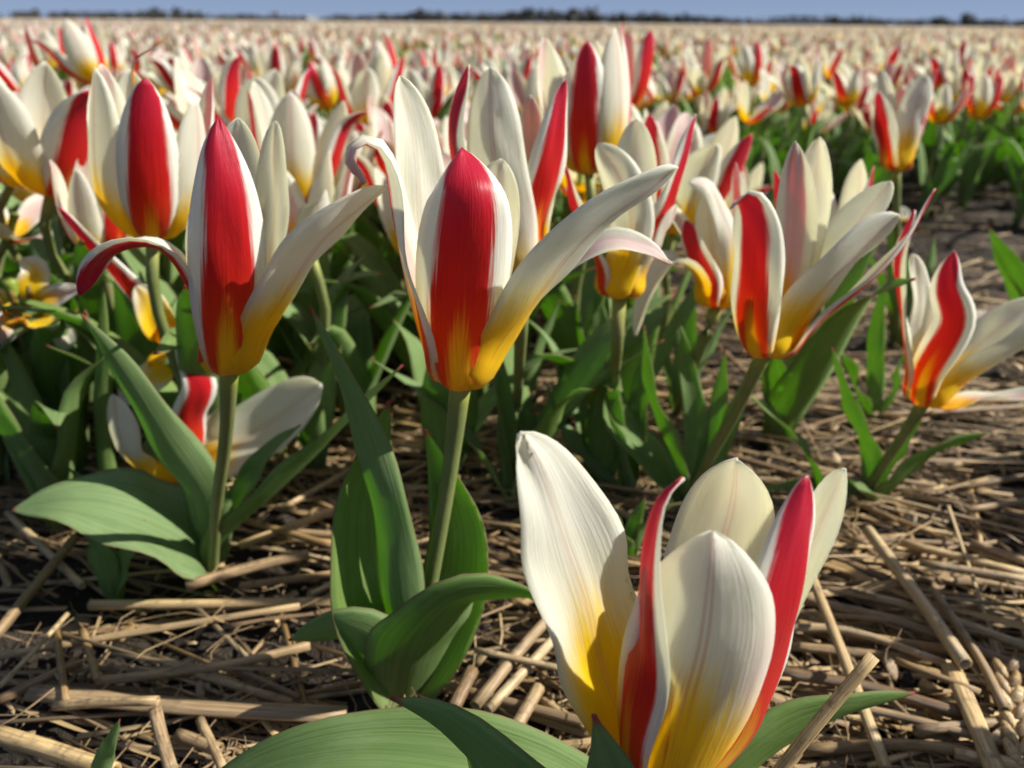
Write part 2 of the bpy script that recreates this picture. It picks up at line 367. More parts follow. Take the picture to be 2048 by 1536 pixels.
def tulip_traced(label, base_px, Yf, fl_px, petals, stem_mid=(), leaves=(), stem_r=0.003, group=None, pistil=True):
    """base_px: where the stem meets the ground; fl_px: the foot of the flower, Yf metres away; petals in (u, v, cm nearer/farther)."""
    G = gnd(*base_px); root = empty('tulip', G); tag(root, label, 'tulip', group)
    B = at(*fl_px, Yf)
    sp = [G + np.array((0, 0, -0.008))] + [at(u, v, Yf + d / 100) for (u, v, d) in stem_mid] + [B + np.array((0, 0, 0.002))]
    part('stem', tube(sp, [stem_r * 1.15, stem_r, stem_r * .95, stem_r * .95, stem_r * .98, stem_r * 1.25], 22, 12), [M_STEM], root, G)
    tips = []
    fa = -math.degrees(math.atan2(B[0], B[1]))       # azimuths are told as seen when facing the flower
    for kind, az, half, pts, kw in petals:
        az += fa; kw = dict(kw); vmax = kw.pop('vmax', 1.0); voff = kw.pop('voff', 0.0); bowl = kw.pop('bowl', .0085); P = [B] + [at(u, v, Yf + d / 100) for (u, v, d) in pts]; tips.append(P[-1])
        ra = R(az); rad_ = np.array((math.cos(ra), math.sin(ra), 0.0)); d1 = nrm(P[1] - B)
        P.insert(1, B + rad_ * bowl + d1 * .0055)
        wp = (lambda t, q=kw.pop('q', 2.3 if kind == 'o' else 3.4), r=kw.pop('r', 0.72 if kind == 'o' else 0.60), a=kw.pop('a', 0.42): wp_petal(t, a, 0.5, q, r))
        geo = ribbon(P, az, half / 100, wp, cup=kw.pop('cup', (1.15, 0.85, 0.6, 0.45)), n=26, m=11, wave=kw.pop('wave', 0.0012), wfreq=kw.pop('wfreq', 1.7), phase=random.random() * 6, crease=kw.pop('crease', 0.0004), crump=kw.pop('crump', .0005), **kw)
        if vmax != 1.0: geo = (geo[0], geo[1], geo[2] * np.array((1.0, vmax)), geo[3])
        if voff: geo = (geo[0], geo[1], geo[2] * np.array((1.0, 1 - voff)) + np.array((0, voff)), geo[3])
        part('petal', geo, [M_OO if kind == 'o' else M_IO, M_IN], root, G)
    if pistil:
        ax = nrm(np.mean(tips, axis=0) - B); part('pistil', tube([B, B + ax * .012, B + ax * .022], [.0022, .003, .0026, .0034], 8, 8), [M_PISTIL], root, G)
    for pts, half, az, kw in leaves: add_leaf(root, G, pts, half, az, **dict(kw))
    return root

# --- the central tulip
tulip_traced('tall upright tulip with red-striped front petal and wide-swept white side petals', (812, 1390), 0.25, (922, 774), [
    ('i', 80, 1.15, [(955, 610, 1.7), (985, 450, 2.2), (1003, 318, 2.0)], {}),
    ('i', 125, 1.3, [(858, 640, .9), (838, 450, 1.6), (825, 280, 1.9), (800, 152, 2.0)], {'q': 2.3}),
    ('o', 20, .85, [(1030, 650, 1.0), (1120, 545, 1.5), (1215, 488, 1.5), (1290, 497, 1.5), (1342, 528, 1.4)], {}),
    ('o', 165, 1.1, [(845, 665, -.5), (806, 510, -.5), (783, 380, -.4), (756, 303, -.4), (722, 292, -.5), (702, 322, -.7), (730, 366, -.9)], {'cup': (1.1, .9, .7, .5)}),
    ('i', 300, 1.4, [(1010, 690, -.5), (1090, 575, -.8), (1200, 450, -.8), (1300, 380, -.6), (1355, 335, -.4)], {'cup': (1.1, .8, .6, .5)}),
    ('o', 268, 1.75, [(918, 690, -1.2), (925, 560, -1.7), (935, 430, -1.8), (935, 365, -1.55), (926, 297, -.5)], {'cup': (1.2, 1.0, .85, .8), 'q': 2.6}),
], stem_mid=[(845, 1250, -.6), (868, 1130, -.3), (900, 940, 0)], stem_r=.0032, leaves=[
    ([(750, 1210, .4), (728, 1050, .9), (745, 900, 1.2), (778, 802, 1.2)], 2.1, 122, {'cup': (.8, .5, .4, .4)}),
    ([(885, 1250, .8), (918, 1090, 1.3), (890, 960, 1.4), (850, 860, 1.3)], 1.5, 75, {'cup': (.8, .5, .4, .4)}),
    ([(796, 1230, -.4), (768, 1015, -.2), (702, 800, -.2), (620, 612, -.4)], 1.0, 240, {'cup': (.8, .5, .4, .3), 'fold': .25}),
    ([(855, 1280, -1.3), (920, 1205, -1.7), (1010, 1190, -1.4), (1098, 1196, -1.0)], 2.3, 285, {'cup': (1.0, .8, .6, .4)}),
    ([(765, 1315, -1.0), (690, 1262, -1.1), (578, 1280, -.8)], 1.6, 235, {'cup': (1.0, .7, .5, .5), 'tw0': -25}),
])
# --- the left tulip
tulip_traced('tulip with dark red front petal and one petal curled over sideways in a hook', (418, 1130), 0.268, (460, 745), [
    ('i', 100, 1.05, [(468, 600, 1.5), (476, 400, 2.0), (476, 236, 1.8)], {}),
    ('i', 50, .85, [(525, 600, 1.4), (550, 430, 1.8), (553, 243, 1.5)], {}),
    ('i', 205, .75, [(410, 650, -.4), (385, 540, -.3), (380, 430, 0)], {}),
    ('i', 295, 1.35, [(530, 665, -.3), (595, 550, -.5), (675, 455, -.6), (770, 372, -.4)], {'cup': (1.1, .8, .6, .45)}),
    ('o', 173, 1.05, [(400, 650, -.4), (372, 560, -.7), (330, 505, -1.0), (265, 490, -1.4), (205, 520, -1.7), (158, 590, -1.9)], {'twist': -62, 'twp': 3.0, 'cup': (1.1, .8, .5, .4)}),
    ('o', 265, 1.5, [(455, 665, -1.2), (458, 540, -1.6), (452, 400, -1.5), (442, 300, -1.1), (437, 236, -.6)], {'q': 1.9, 'cup': (1.2, 1.0, .9, .9)}),
], stem_mid=[(434, 1010, 3.4), (452, 870, 1.4)], stem_r=.0029, leaves=[
    ([(400, 1000, -1), (330, 890, -1.5), (235, 730, -2), (163, 628, -2.4)], 1.35, 240, {'cup': (.9, .6, .5, .4), 'fold': .2}),
    ([(380, 1090, -1), (285, 1040, -2.2), (150, 1005, -3), (22, 1020, -3.2)], 2.7, 192, {'cup': (.8, .5, .4, .4), 'wave': .003, 'tw0': 26}),
    ([(450, 1075, -.8), (550, 985, -1.2), (672, 865, -1.4), (805, 730, -1.4)], 1.3, 300, {'cup': (1.2, .9, .7, .5)}),
    ([(440, 1090, .2), (470, 1010, .6), (540, 900, 1), (600, 850, 1)], .9, 20, {}),
])
# --- right tulip, open sideways
tulip_traced('open tulip leaning right with cream petals fanned out and curled red-striped front petal', (1372, 1005), 0.315, (1527, 713), [
    ('i', 75, .95, [(1590, 600, 1.4), (1622, 430, 2.0), (1640, 274, 2.0)], {}),
    ('o', 115, 1.0, [(1562, 600, 1.0), (1588, 450, 1.4), (1590, 283, 1.2)], {}),
    ('i', 50, 1.15, [(1610, 620, .8), (1695, 480, 1.2), (1782, 362, 1.4)], {}),
    ('o', 320, .75, [(1625, 665, -.2), (1735, 565, -.3), (1820, 475, -.3), (1872, 378, -.2)], {}),
    ('i', 302, 1.25, [(1595, 645, -.5), (1690, 530, -.7), (1798, 430, -.4)], {'cup': (1.1, .8, .6, .5)}),
    ('o', 255, 1.25, [(1500, 630, -1.0), (1508, 520, -1.3), (1505, 440, -1.1), (1488, 398, -1.0), (1462, 418, -1.3)], {'q': 2.6}),
], stem_mid=[(1412, 930, 4.2), (1470, 825, 2.0)], stem_r=.003, leaves=[
    ([(1345, 900, -.5), (1300, 790, -.8), (1288, 650, -1)], .75, 230, {}),
    ([(1300, 920, .3), (1225, 830, .5), (1235, 720, .6), (1300, 665, .4)], 1.35, 150, {}),
    ([(1440, 900, .3), (1480, 800, .5), (1500, 730, .5)], .7, 60, {}),
    ([(1390, 860, 1.4), (1370, 720, 1.8), (1350, 620, 1.8)], .8, 110, {}),
    ([(1420, 920, .8), (1440, 800, 1.2), (1452, 700, 1.2)], .8, 60, {}),
])
# --- far right tulip
tulip_traced('splayed tulip with wavy red-striped petal and yellow heart over bare straw', (1728, 990), 0.372, (1846, 810), [
    ('i', 135, .8, [(1835, 700, .9), (1840, 600, 1.2), (1825, 508, 1.2)], {'wave': .003}),
    ('o', 170, .8, [(1812, 730, -.2), (1800, 620, 0), (1792, 520, .2), (1828, 420, .4)], {'twist': -30}),
    ('i', 55, 1.2, [(1925, 725, .8), (2000, 655, 1.0), (2080, 598, 1.0)], {}),
    ('o', 350, .85, [(1950, 800, -.2), (2040, 795, -.4), (2110, 770, -.4)], {}),
    ('i', 300, 1.35, [(1940, 755, -.4), (2045, 690, -.6), (2130, 630, -.5)], {}),
    ('o', 262, 1.05, [(1852, 745, -.9), (1905, 650, -1.2), (1893, 575, -1.1), (1908, 502, -1.0)], {'twist': -20, 'wave': .002}),
], stem_mid=[(1750, 955, 1.8), (1800, 880, .8)], stem_r=.003, leaves=[
    ([(1770, 950, .2), (1810, 890, .2), (1845, 835, .2)], .55, 30, {}),
    ([(1735, 910, -.4), (1700, 820, -.6), (1664, 695, -.6)], .85, 235, {}),
    ([(1775, 985, -1.2), (1870, 905, -1.2), (1988, 862, -1)], .95, 315, {}),
    ([(1690, 980, -.6), (1600, 970, -1), (1505, 985, -1)], .55, 200, {}),
])
# --- foreground tulip
tulip_traced('large low tulip in front with bright red petal edges and broad white front petal', (1290, 1690), 0.135, (1325, 1556), [
    ('i', 80, 1.35, [(1375, 1380, 1.5), (1425, 1160, 2.0), (1465, 1010, 2.1), (1475, 920, 1.6)], {'wave': .002}),
    ('i', 35, .75, [(1470, 1420, .7), (1565, 1220, 1.0), (1635, 1070, 1.2), (1690, 938, 1.2)], {}),
    ('i', 130, 1.5, [(1225, 1400, .6), (1168, 1220, .9), (1115, 1030, 1.0), (1040, 866, .9)], {'cup': (1.0, .7, .4, .3), 'crease': .0011, 'wave': .0030, 'wfreq': 3.1, 'vmax': .80, 'q': 2.3, 'crump': .0009}),
    ('o', 288, 1.5, [(1490, 1470, -.5), (1556, 1275, -.6), (1592, 1095, -.3), (1612, 953, 0)], {'q': 2.0, 'cup': (1.1, .8, .6, .5)}),
    ('o', 218, .92, [(1256, 1420, -.7), (1280, 1270, -.9), (1290, 1120, -.9), (1318, 1005, -.6), (1368, 957, -.3)], {'q': 1.8, 'twist': 25}),
    ('i', 272, 1.75, [(1372, 1420, -1.2), (1408, 1270, -1.4), (1422, 1150, -1.3), (1425, 1062, -.9)], {'q': 2.9, 'r': .62, 'cup': (1.2, .95, .75, .7), 'crease': -.0005, 'vmax': .84}),
], stem_mid=[(1300, 1650, 2.2)], stem_r=.0034, leaves=[
    ([(1150, 1610, -.6), (950, 1540, -.5), (700, 1515, -.3), (480, 1560, -.1), (330, 1640, -.2)], 1.75, 175, {'cup': (.9, .6, .45, .4), 'n': 32}),
    ([(1080, 1650, -3.0), (985, 1540, -3.4), (890, 1450, -3.0), (783, 1396, -2.4)], 2.6, 268, {'cup': (.9, .7, .6, .5)}),
    ([(1190, 1600, -1.6), (1090, 1535, -1.6), (1000, 1503, -1.4)], .6, 235, {}),
    ([(1240, 1640, -4.6), (1222, 1540, -5.2), (1188, 1430, -5.2)], 1.7, 262, {}),
    ([(1430, 1620, 0), (1530, 1520, .6), (1660, 1440, 1.2), (1828, 1386, 1.8)], 1.6, 305, {'cup': (1.0, .8, .6, .4), 'fold': .2}),
])
# --- wilted low tulips under the left one
tulip_traced('collapsed wilted tulip lying low with yellow heart and one long cream petal', (262, 1020), 0.36, (335, 962), [
    ('i', 75, 1.8, [(420, 920, .3), (500, 872, .8), (570, 825, 1.0), (642, 768, 1.0)], {'cup': (.9, .5, .3, .2)}),
    ('o', 262, 1.0, [(385, 900, -.3), (383, 840, -.6), (402, 775, -.6), (375, 700, -.3), (360, 648, -.2)], {'twist': 25}),
    ('i', 240, 1.3, [(290, 945, -.3), (245, 900, -.4), (228, 790, -.3)], {}),
    ('i', 265, 1.2, [(372, 925, -.6), (400, 950, -1.0), (355, 990, -1.2)], {'vmax': .45}),
    ('i', 90, 1.1, [(370, 900, .6), (420, 850, 1.0), (430, 780, 1.2)], {}),
], stem_mid=[(290, 990, .5)], stem_r=.0028, leaves=[
    ([(215, 950, 0), (205, 800, .3), (207, 560, .3)], .55, 250, {}),
    ([(190, 990, -1), (150, 950, -1.2), (122, 922, -1.2)], .6, 215, {}),
    ([(300, 930, 1), (330, 860, 1.5), (380, 790, 1.5)], .8, 60, {}),
], pistil=False)
tulip_traced('spent tulip with shrivelled yellow inner petals and one straggling striped petal', (385, 985), 0.395, (350, 692), [
    ('o', 240, .8, [(290, 620, .2), (215, 530, .3), (160, 470, .3), (117, 414, .2)], {}),
    ('i', 80, .95, [(320, 650, -.4), (298, 605, -.5), (272, 572, -.4)], {'q': 3, 'vmax': .45}),
    ('i', 225, .9, [(330, 735, -.7), (290, 765, -.9), (240, 800, -.9)], {'vmax': .7}),
    ('o', 20, .7, [(380, 640, .3), (400, 560, .4), (410, 480, .4)], {}),
], stem_mid=[(375, 850, .5)], stem_r=.0027, leaves=[
    ([(330, 880, -.5), (230, 760, -.8), (170, 620, -1)], .8, 200, {}),
    ([(300, 820, -1), (210, 745, -1.2), (92, 690, -1.2)], .65, 200, {}),
], pistil=False)
# --- tulips right behind the tall one
tulip_traced('tulip with two bright red upright petals and cream petal behind the tall one', (1030, 860), 0.335, (1045, 548), [
    ('o', 95, 1.0, [(1060, 430, 1.2), (1065, 300, 1.5), (1060, 190, 1.2)], {}),
    ('i', 150, .9, [(1010, 440, .8), (990, 320, 1.2), (960, 220, 1.2)], {}),
    ('i', 20, .9, [(1095, 430, .8), (1115, 320, 1.0), (1125, 230, 1.0)], {}),
    ('o', 225, 1.0, [(985, 470, -.3), (915, 340, -.4), (905, 240, -.2), (938, 130, .2)], {'q': 1.9}),
    ('o', 305, 1.05, [(1072, 460, -.4), (1102, 330, -.4), (1132, 158, .1)], {'q': 2.0}),
    ('i', 262, 1.3, [(1025, 470, -.8), (992, 330, -.9), (982, 230, -.6), (980, 136, 0)], {'q': 3.2, 'crease': -.0006, 'voff': .3}),
], stem_mid=[(1040, 700, .5)], leaves=[
    ([(1000, 800, 0), (960, 700, .3), (930, 600, .3)], .9, 210, {}), ([(1060, 790, .2), (1085, 690, .4), (1120, 600, .4)], .9, 320, {}), ([(1030, 760, .6), (1030, 640, 1), (1040, 560, 1)], 1.0, 90, {}),
])
tulip_traced('open tulip with golden foot and red right petal behind wide-swept white petal', (1222, 830), 0.365, (1238, 597), [
    ('o', 85, .9, [(1245, 500, 1.2), (1250, 400, 1.6), (1250, 320, 1.6)], {}),
    ('i', 95, 1.2, [(1255, 480, .9), (1268, 360, 1.2), (1272, 238, 1.1)], {'q': 3.0}),
    ('o', 318, .95, [(1285, 525, -.2), (1340, 410, -.2), (1392, 228, .2)], {'q': 2.0}),
    ('o', 205, .9, [(1192, 525, -.3), (1150, 430, -.3), (1128, 330, -.1)], {}),
    ('i', 335, .85, [(1290, 545, -.4), (1325, 480, -.5), (1352, 410, -.4)], {}),
    ('i', 262, 1.1, [(1240, 545, -1.0), (1262, 450, -1.4), (1240, 360, -1.5), (1196, 288, -1.3)], {}),
], stem_mid=[(1232, 720, .4)], leaves=[
    ([(1190, 760, 0), (1160, 680, .2), (1150, 590, .3)], .9, 210, {}), ([(1262, 750, .2), (1300, 660, .3), (1325, 590, .3)], .8, 330, {}), ([(1215, 730, .6), (1200, 640, 1), (1190, 560, 1)], .9, 100, {}),
])
tulip_traced('loose tulip with curling cream petals and deep yellow heart behind leaning tulip', (1350, 820), 0.40, (1432, 617), [
    ('i', 100, 1.0, [(1425, 530, .8), (1420, 450, 1.0), (1412, 390, .9)], {'q': 3}),
    ('o', 25, .85, [(1462, 520, .4), (1478, 420, .6), (1472, 326, .6)], {}),
    ('i', 320, .85, [(1472, 545, -.5), (1455, 450, -.8), (1420, 378, -.8), (1378, 365, -.9)], {}),
    ('o', 250, .9, [(1410, 565, -.7), (1385, 500, -.9), (1372, 440, -.9)], {}),
    ('i', 205, 1.0, [(1395, 560, -.7), (1345, 520, -1.0), (1295, 590, -1.3), (1270, 672, -1.4)], {'cup': (1.1, .7, .5, .4)}),
    ('o', 150, .8, [(1395, 540, .3), (1360, 450, .5), (1320, 400, .5)], {}),
], stem_mid=[(1400, 700, .4)], leaves=[
    ([(1400, 740, 0), (1440, 660, .2), (1470, 600, .2)], .8, 320, {}), ([(1330, 740, .2), (1300, 650, .3), (1290, 570, .3)], .8, 170, {}), ([(1370, 720, .6), (1380, 620, .8), (1390, 560, .8)], .9, 80, {}),
])
tulip_traced('lone half open tulip standing in the bare furrow between beds', (1800, 690), 0.615, (1790, 344), [
    ('i', 110, .9, [(1778, 260, .6), (1766, 200, .8), (1762, 142, .8)], {}),
    ('o', 80, .8, [(1800, 260, .9), (1806, 210, 1.0), (1802, 170, .9)], {}),
    ('o', 335, .9, [(1826, 305, -.2), (1852, 240, -.2), (1876, 138, .2)], {}),
    ('i', 290, 1.25, [(1812, 290, -.7), (1828, 230, -.8), (1852, 150, -.5)], {}),
    ('o', 240, 1.15, [(1768, 300, -.7), (1760, 240, -.9), (1756, 182, -.7)], {}),
], stem_mid=[(1794, 480, .4)], leaves=[
    ([(1770, 600, 0), (1740, 520, .2), (1700, 440, .3)], 1.2, 200, {}), ([(1830, 610, 0), (1860, 540, .2), (1870, 470, .2)], 1.1, 330, {}), ([(1800, 580, .8), (1790, 480, 1), (1780, 420, 1)], 1.1, 90, {}),
])
# wide open old tulip at the left edge with its pistil bare
t_ = tulip_traced('wide open yellow-hearted tulip showing its green pistil and orange fallen-back petals', (35, 760), 0.42, (38, 632), [
    ('i', 100, .9, [(50, 590, .5), (70, 545, .8), (45, 515, 1.0)], {'q': 3, 'vmax': .5}),
    ('o', 10, .8, [(80, 610, .2), (125, 590, .2), (160, 575, .1)], {'vmax': .6}),
    ('i', 330, .8, [(75, 640, -.5), (120, 660, -.9), (135, 700, -1.0)], {'vmax': .6}),
    ('o', 250, .9, [(25, 640, -.8), (10, 660, -1.4), (5, 690, -1.6)], {'vmax': .6}),
    ('i', 190, .8, [(10, 610, 0), (-30, 590, 0), (-60, 580, 0)], {'vmax': .6}),
], stem_mid=[(36, 700, 0)], stem_r=.0027, leaves=[
    ([(50, 800, -1.5), (90, 680, -2), (132, 552, -2.2)], 1.0, 300, {}),
    ([(20, 850, -2), (-10, 760, -2.5), (60, 650, -2.5), (105, 640, -2.5)], .8, 300, {}),
    ([(90, 800, -.5), (110, 700, -.5), (125, 600, -.5)], .9, 20, {}),
], pistil=False)
Bp = at(38, 632, 0.42); Gp = np.array(t_.location)
part('pistil', tube([Bp, Bp + np.array((0, 0, .012)), Bp + np.array((0, 0, .022))], [.003, .0042, .0035, .0045], 8, 8), [M_PISTIL], t_, Gp)
for k in range(6):
    a = k * 1.05; d = np.array((math.cos(a), math.sin(a), 0))
    part('stamen', tube([Bp + d * .004, Bp + d * .008 + np.array((0, 0, .008)), Bp + d * .010 + np.array((0, 0, .018))], [.0008, .001, .0018, .0012], 7, 6), [M_ANTHER], t_, Gp)

# ------------------------------------------------------------------ parametric tulips
def rz_profile(L, th):
    """th: angles from the axis (deg) along the tepal -> (r, z) polyline."""
    n = 14; t = np.linspace(0, 1, n); a = np.radians(np.interp(t, np.linspace(0, 1, len(th)), th))
    r = np.concatenate([[0], np.cumsum(np.sin(a[:-1]) * L / (n - 1))]); z = np.concatenate([[0], np.cumsum(np.cos(a[:-1]) * L / (n - 1))])
    return r[::2], z[::2]
def flower_geos(L, opn, az0, rs, nn=16, mm=7, wmul=1.0, drop=True):
    out = []
    for k in range(6):
        kind = 'o' if k % 2 == 0 else 'i'
        if drop and opn > .4 and rs.random() < .16: continue      # spent flowers have shed a petal
        az = az0 + 60 * k + rs.uniform(-8, 8)
        o = max(0.0, opn + rs.uniform(-.16, .16) + (rs.uniform(0, .8) if opn > .2 and rs.random() < .16 else 0))
        tip = -10 + 55 * o + rs.uniform(-8, 8)
        if o > .25 and rs.random() < .42: tip += rs.uniform(30, 90)
        th = [74, 32 + 22 * o, 3 + 42 * o, -4 + 46 * o, (-8 + 48 * o + tip) / 2, tip]
        Lk = L * rs.uniform(.93, 1.05) * (1.0 if kind == 'o' else .97)
        r, z = rz_profile(Lk, th)
        a = R(az); bend = rs.uniform(-.22, .22)
        P = [np.array((math.cos(a) * ri - math.sin(a) * bend * zi * .4, math.sin(a) * ri + math.cos(a) * bend * zi * .4, zi)) for ri, zi in zip(r, z)]
        half = Lk * rs.uniform(.14, .178) * wmul * (1.0 if kind == 'o' else 1.08)
        cl = (1.2, 1.0 - .2 * o, .8 - .25 * o, .8 - .3 * o)
        q = rs.uniform(1.9, 2.8)
        geo = ribbon(P, az, half, lambda t, q=q: wp_petal(t, .34, .5, q, .72), cup=cl, n=nn, m=mm, wave=rs.uniform(.0003, .0016), wfreq=rs.uniform(1, 2.3), phase=rs.uniform(0, 6), twist=rs.uniform(-45, 45) * (.25 + o))
        out.append((kind, geo))
    return out
def leaf_geo(rs, az, H, n=14, m=5):
    a = R(az); d = np.array((math.cos(a), math.sin(a), 0)); up = np.array((0, 0, 1.0))
    L = H * rs.uniform(.65, 1.05); lean = rs.uniform(.25, .75)
    droop = rs.uniform(-.15, .35)
    P = [-up * .006, d * L * .12 * lean + up * L * .22, d * L * .45 * lean + up * L * .6, d * L * .8 * lean + up * L * (.95 - droop * .5), d * L * (1.1 * lean + .1) + up * L * (1.12 - droop)]
    return ribbon(P, az, L * rs.uniform(.095, .155), wp_leaf, cup=(1.1, .7, .5, .4), th=.0008, n=n, m=m, wave=rs.uniform(.0005, .003), wfreq=rs.uniform(1, 2.5), phase=rs.uniform(0, 6), twist=rs.uniform(-50, 50))
def rot_axis(geo, Rm, off):
    V, F, UV, mi = geo; return V @ Rm.T + off, F, UV, mi
def build_tulip(G, B, axis, L, opn, az0, seed, label, group=None, nn=16, mm=7, nleaf=3, leafH=.13):
    rs = random.Random(seed)
    root = empty('tulip', G); tag(root, label, 'tulip', group)
    axis = nrm(np.asarray(axis, float)); Rm = np.array(Vector((0, 0, 1)).rotation_difference(Vector(axis)).to_matrix())
    midp = (G + B) / 2 + np.array((rs.uniform(-.008, .008), rs.uniform(-.008, .008), 0)); midp2 = B - axis * .03
    r = .0026 * rs.uniform(.9, 1.15)
    part('stem', tube([G - np.array((0, 0, .008)), midp, midp2, B + axis * .002], [r * 1.2, r, r, r * 1.1], 10, 8), [M_STEM], root, G)
    for kind, geo in flower_geos(L, opn, az0, rs, nn, mm):
        part('petal', rot_axis(geo, Rm, B), [M_OO if kind == 'o' else M_IO, M_IN], root, G)
    if opn > .3: part('pistil', rot_axis(tube([np.zeros(3), np.array((0, 0, .01)), np.array((0, 0, .02))], [.002, .003, .0025, .0032], 6, 6), Rm, B), [M_PISTIL], root, G)
    a0 = rs.uniform(0, 360)
    for k in range(nleaf):
        part('leaf', rot_axis(leaf_geo(rs, a0 + k * 360 / nleaf + rs.uniform(-25, 25), leafH), np.eye(3), G), [M_LEAF, M_LEAF], root, G)
    return root
def tulip_px(bot, top, opn, az0, seed, label, H=.082, L=None, group=None, lean=(0, .03), nleaf=3, leafH=.13):
    """flower foot and flower top pixels; the distance follows from a flower about H metres tall."""
    lo, hi = .15, 4.0
    for _ in range(40):
        Y = (lo + hi) / 2
        if at(*top, Y)[2] - at(*bot, Y)[2] < H: lo = Y
        else: hi = Y
    B = at(*bot, Y); T = at(*top, Y)
    G = np.array((B[0] + lean[0], B[1] + lean[1], 0.0)); G[2] = float(bed_z(G[0], G[1])) if abs(G[0]) < 1 and G[1] < 1.5 else -.008
    az0 -= math.degrees(math.atan2(B[0], B[1]))
    return build_tulip(G, B, T - B, L or H * (1.24 + .12 * opn), opn, az0, seed, label, group, nleaf=nleaf, leafH=leafH)

SEC = [
    ((305, 484), (290, 138), .10, 264, 'plump closed tulip with one broad red stripe behind the hooked-petal tulip', .078, (.0, .03)),
    ((100, 395), (120, 112), .30, 282, 'half open tulip with pointed red petal and white neighbours beside plump closed tulip', .080, (0, .03)),
    ((22, 372), (70, 190), .75, 330, 'spreading white tulip with yellow base crowded in at the left row end', .055, (0, .02)),
    ((15, 480), (50, 360), 1.1, 300, 'drooping flat-open white tulip above the yellow-hearted tulip', .040, (0, .02)),
    ((590, 412), (590, 165), .22, 205, 'narrow cream tulip behind the two large front tulips with yellow foot', .082, (0, .02)),
    ((512, 330), (480, 120), .45, 228, 'tulip with red sliver petal standing between cream narrow tulips', .082, (0, .02)),
    ((425, 290), (392, 108), .22, 205, 'slim closed cream tulip leaning left behind plump striped tulip', .082, (0, .02)),
    ((1178, 352), (1165, 60), .04, 258, 'tall slender closed tulip with long red stripe rising above the rest', .086, (.0, .02)),
    ((1240, 238), (1238, 72), .28, 200, 'pale cream tulip with glowing yellow base next to tall closed tulip', .080, (0, .02)),
    ((100, 150), (80, 48), .12, 222, 'distant closed tulip with red side against pale field at the left', .075, (0, .02)),
    ((195, 172), (128, 42), .35, 205, 'cream tulip tilted left with yellow foot rising over the field', .075, (.03, .02)),
    ((735, 262), (722, 108), .30, 212, 'cream tulip with thin red edge behind curled white petal of the tall tulip', .082, (0, .02)),
    ((850, 240), (838, 128), .35, 200, 'small pale open tulip between the tall tulip and the row behind', .075, (0, .02)),
    ((560, 205), (556, 92), .15, 262, 'small striped closed tulip behind the cream narrow tulips', .080, (0, .02)),
    ((1062, 250), (1030, 122), .35, 232, 'dark red petalled tulip peeking past the bright red petals', .080, (0, .02)),
    ((668, 305), (672, 225), .95, 300, 'small faded tulip open to its orange yellow centre among cream tulips', .050, (0, .02)),
    ((1345, 470), (1390, 228), .35, 340, 'tulip with red pointed petal beside the curling cream petals', .085, (0, .03)),
    ((1455, 450), (1472, 320), .25, 320, 'small red-tipped tulip half hidden behind leaning tulip', .070, (0, .02)),
]
for i, (b, t, o, a, lab, H, ln) in enumerate(SEC):
    rt = tulip_px(b, t, o, a, 100 + i, lab, H=H, lean=ln, nleaf=3, leafH=.14)
    if i == 0:
        Yw = rt.location.y - .03; tag(part('petal', ribbon([at(*p, Yw) for p in ((268, 170), (264, 135), (278, 112), (302, 98), (332, 80))], 200, .0016, wp_leaf, n=16, m=3), [M_OO, M_IN], rt, np.array(rt.location)), 'thin withered curling petal shred')

# crowd filling the first bed behind, mostly to the left of the tall tulip
occ = []
for o in list(scene.objects):
    if o.name.startswith('tulip'): occ.append((o.location.x, o.location.y))
rs = random.Random(31); made = 0; tries = 0
while made < 62 and tries < 6000:
    tries += 1
    Y = rs.uniform(.46, 1.0); X = rs.uniform(-.68, .66) * (Y + .05)
    lim = .98 if X < .12 else .46 + .5 * max(0, .25 - X)
    if Y > lim: continue
    if min((X - a) ** 2 + (Y - b) ** 2 for a, b in occ) < .058 ** 2: continue
    occ.append((X, Y)); made += 1
    G = np.array((X, Y, float(bed_z(X, Y)))); hh = rs.uniform(.115, .155)
    B = G + np.array((rs.uniform(-.015, .02), rs.uniform(-.03, .01), hh))
    op = rs.choice([.1, .2, .4, .55, .7, .9, 1.1]); w_ = 'closed' if op < .25 else 'half open' if op < .5 else 'wide open'
    build_tulip(G, B, (rs.uniform(-.2, .25), rs.uniform(-.25, .1), 1), rs.uniform(.072, .088), op, rs.uniform(0, 360), 500 + made,
                w_ + ' red-striped cream tulip packed among others in the near bed before the furrow', w_ + ' tulips crowding the back of the near bed', 14, 7, 4, .14)

# the same bed goes on past the frame, unseen tulips added for their shade
rs = random.Random(63)
for i, (X, Y) in enumerate([(.37, .22), (.41, .31), (.45, .25), (.49, .36), (.53, .28), (.39, .12), (.48, .16), (.57, .42), (.61, .31), (.35, .03), (.45, .05), (.56, .10), (.66, .22), (.64, .45)]):
    G = np.array((X, Y, -.006)); B = G + np.array((rs.uniform(-.01, .02), rs.uniform(-.02, .01), rs.uniform(.12, .15)))
    build_tulip(G, B, (rs.uniform(-.2, .25), rs.uniform(-.25, .1), 1), .082, rs.choice([.2, .35, .6, .8]), rs.uniform(0, 360), 700 + i,
                'red-striped cream tulip on the sunward side of the large low tulip', 'tulips on the sunward side of the near bed', 12, 7, 4, .15)

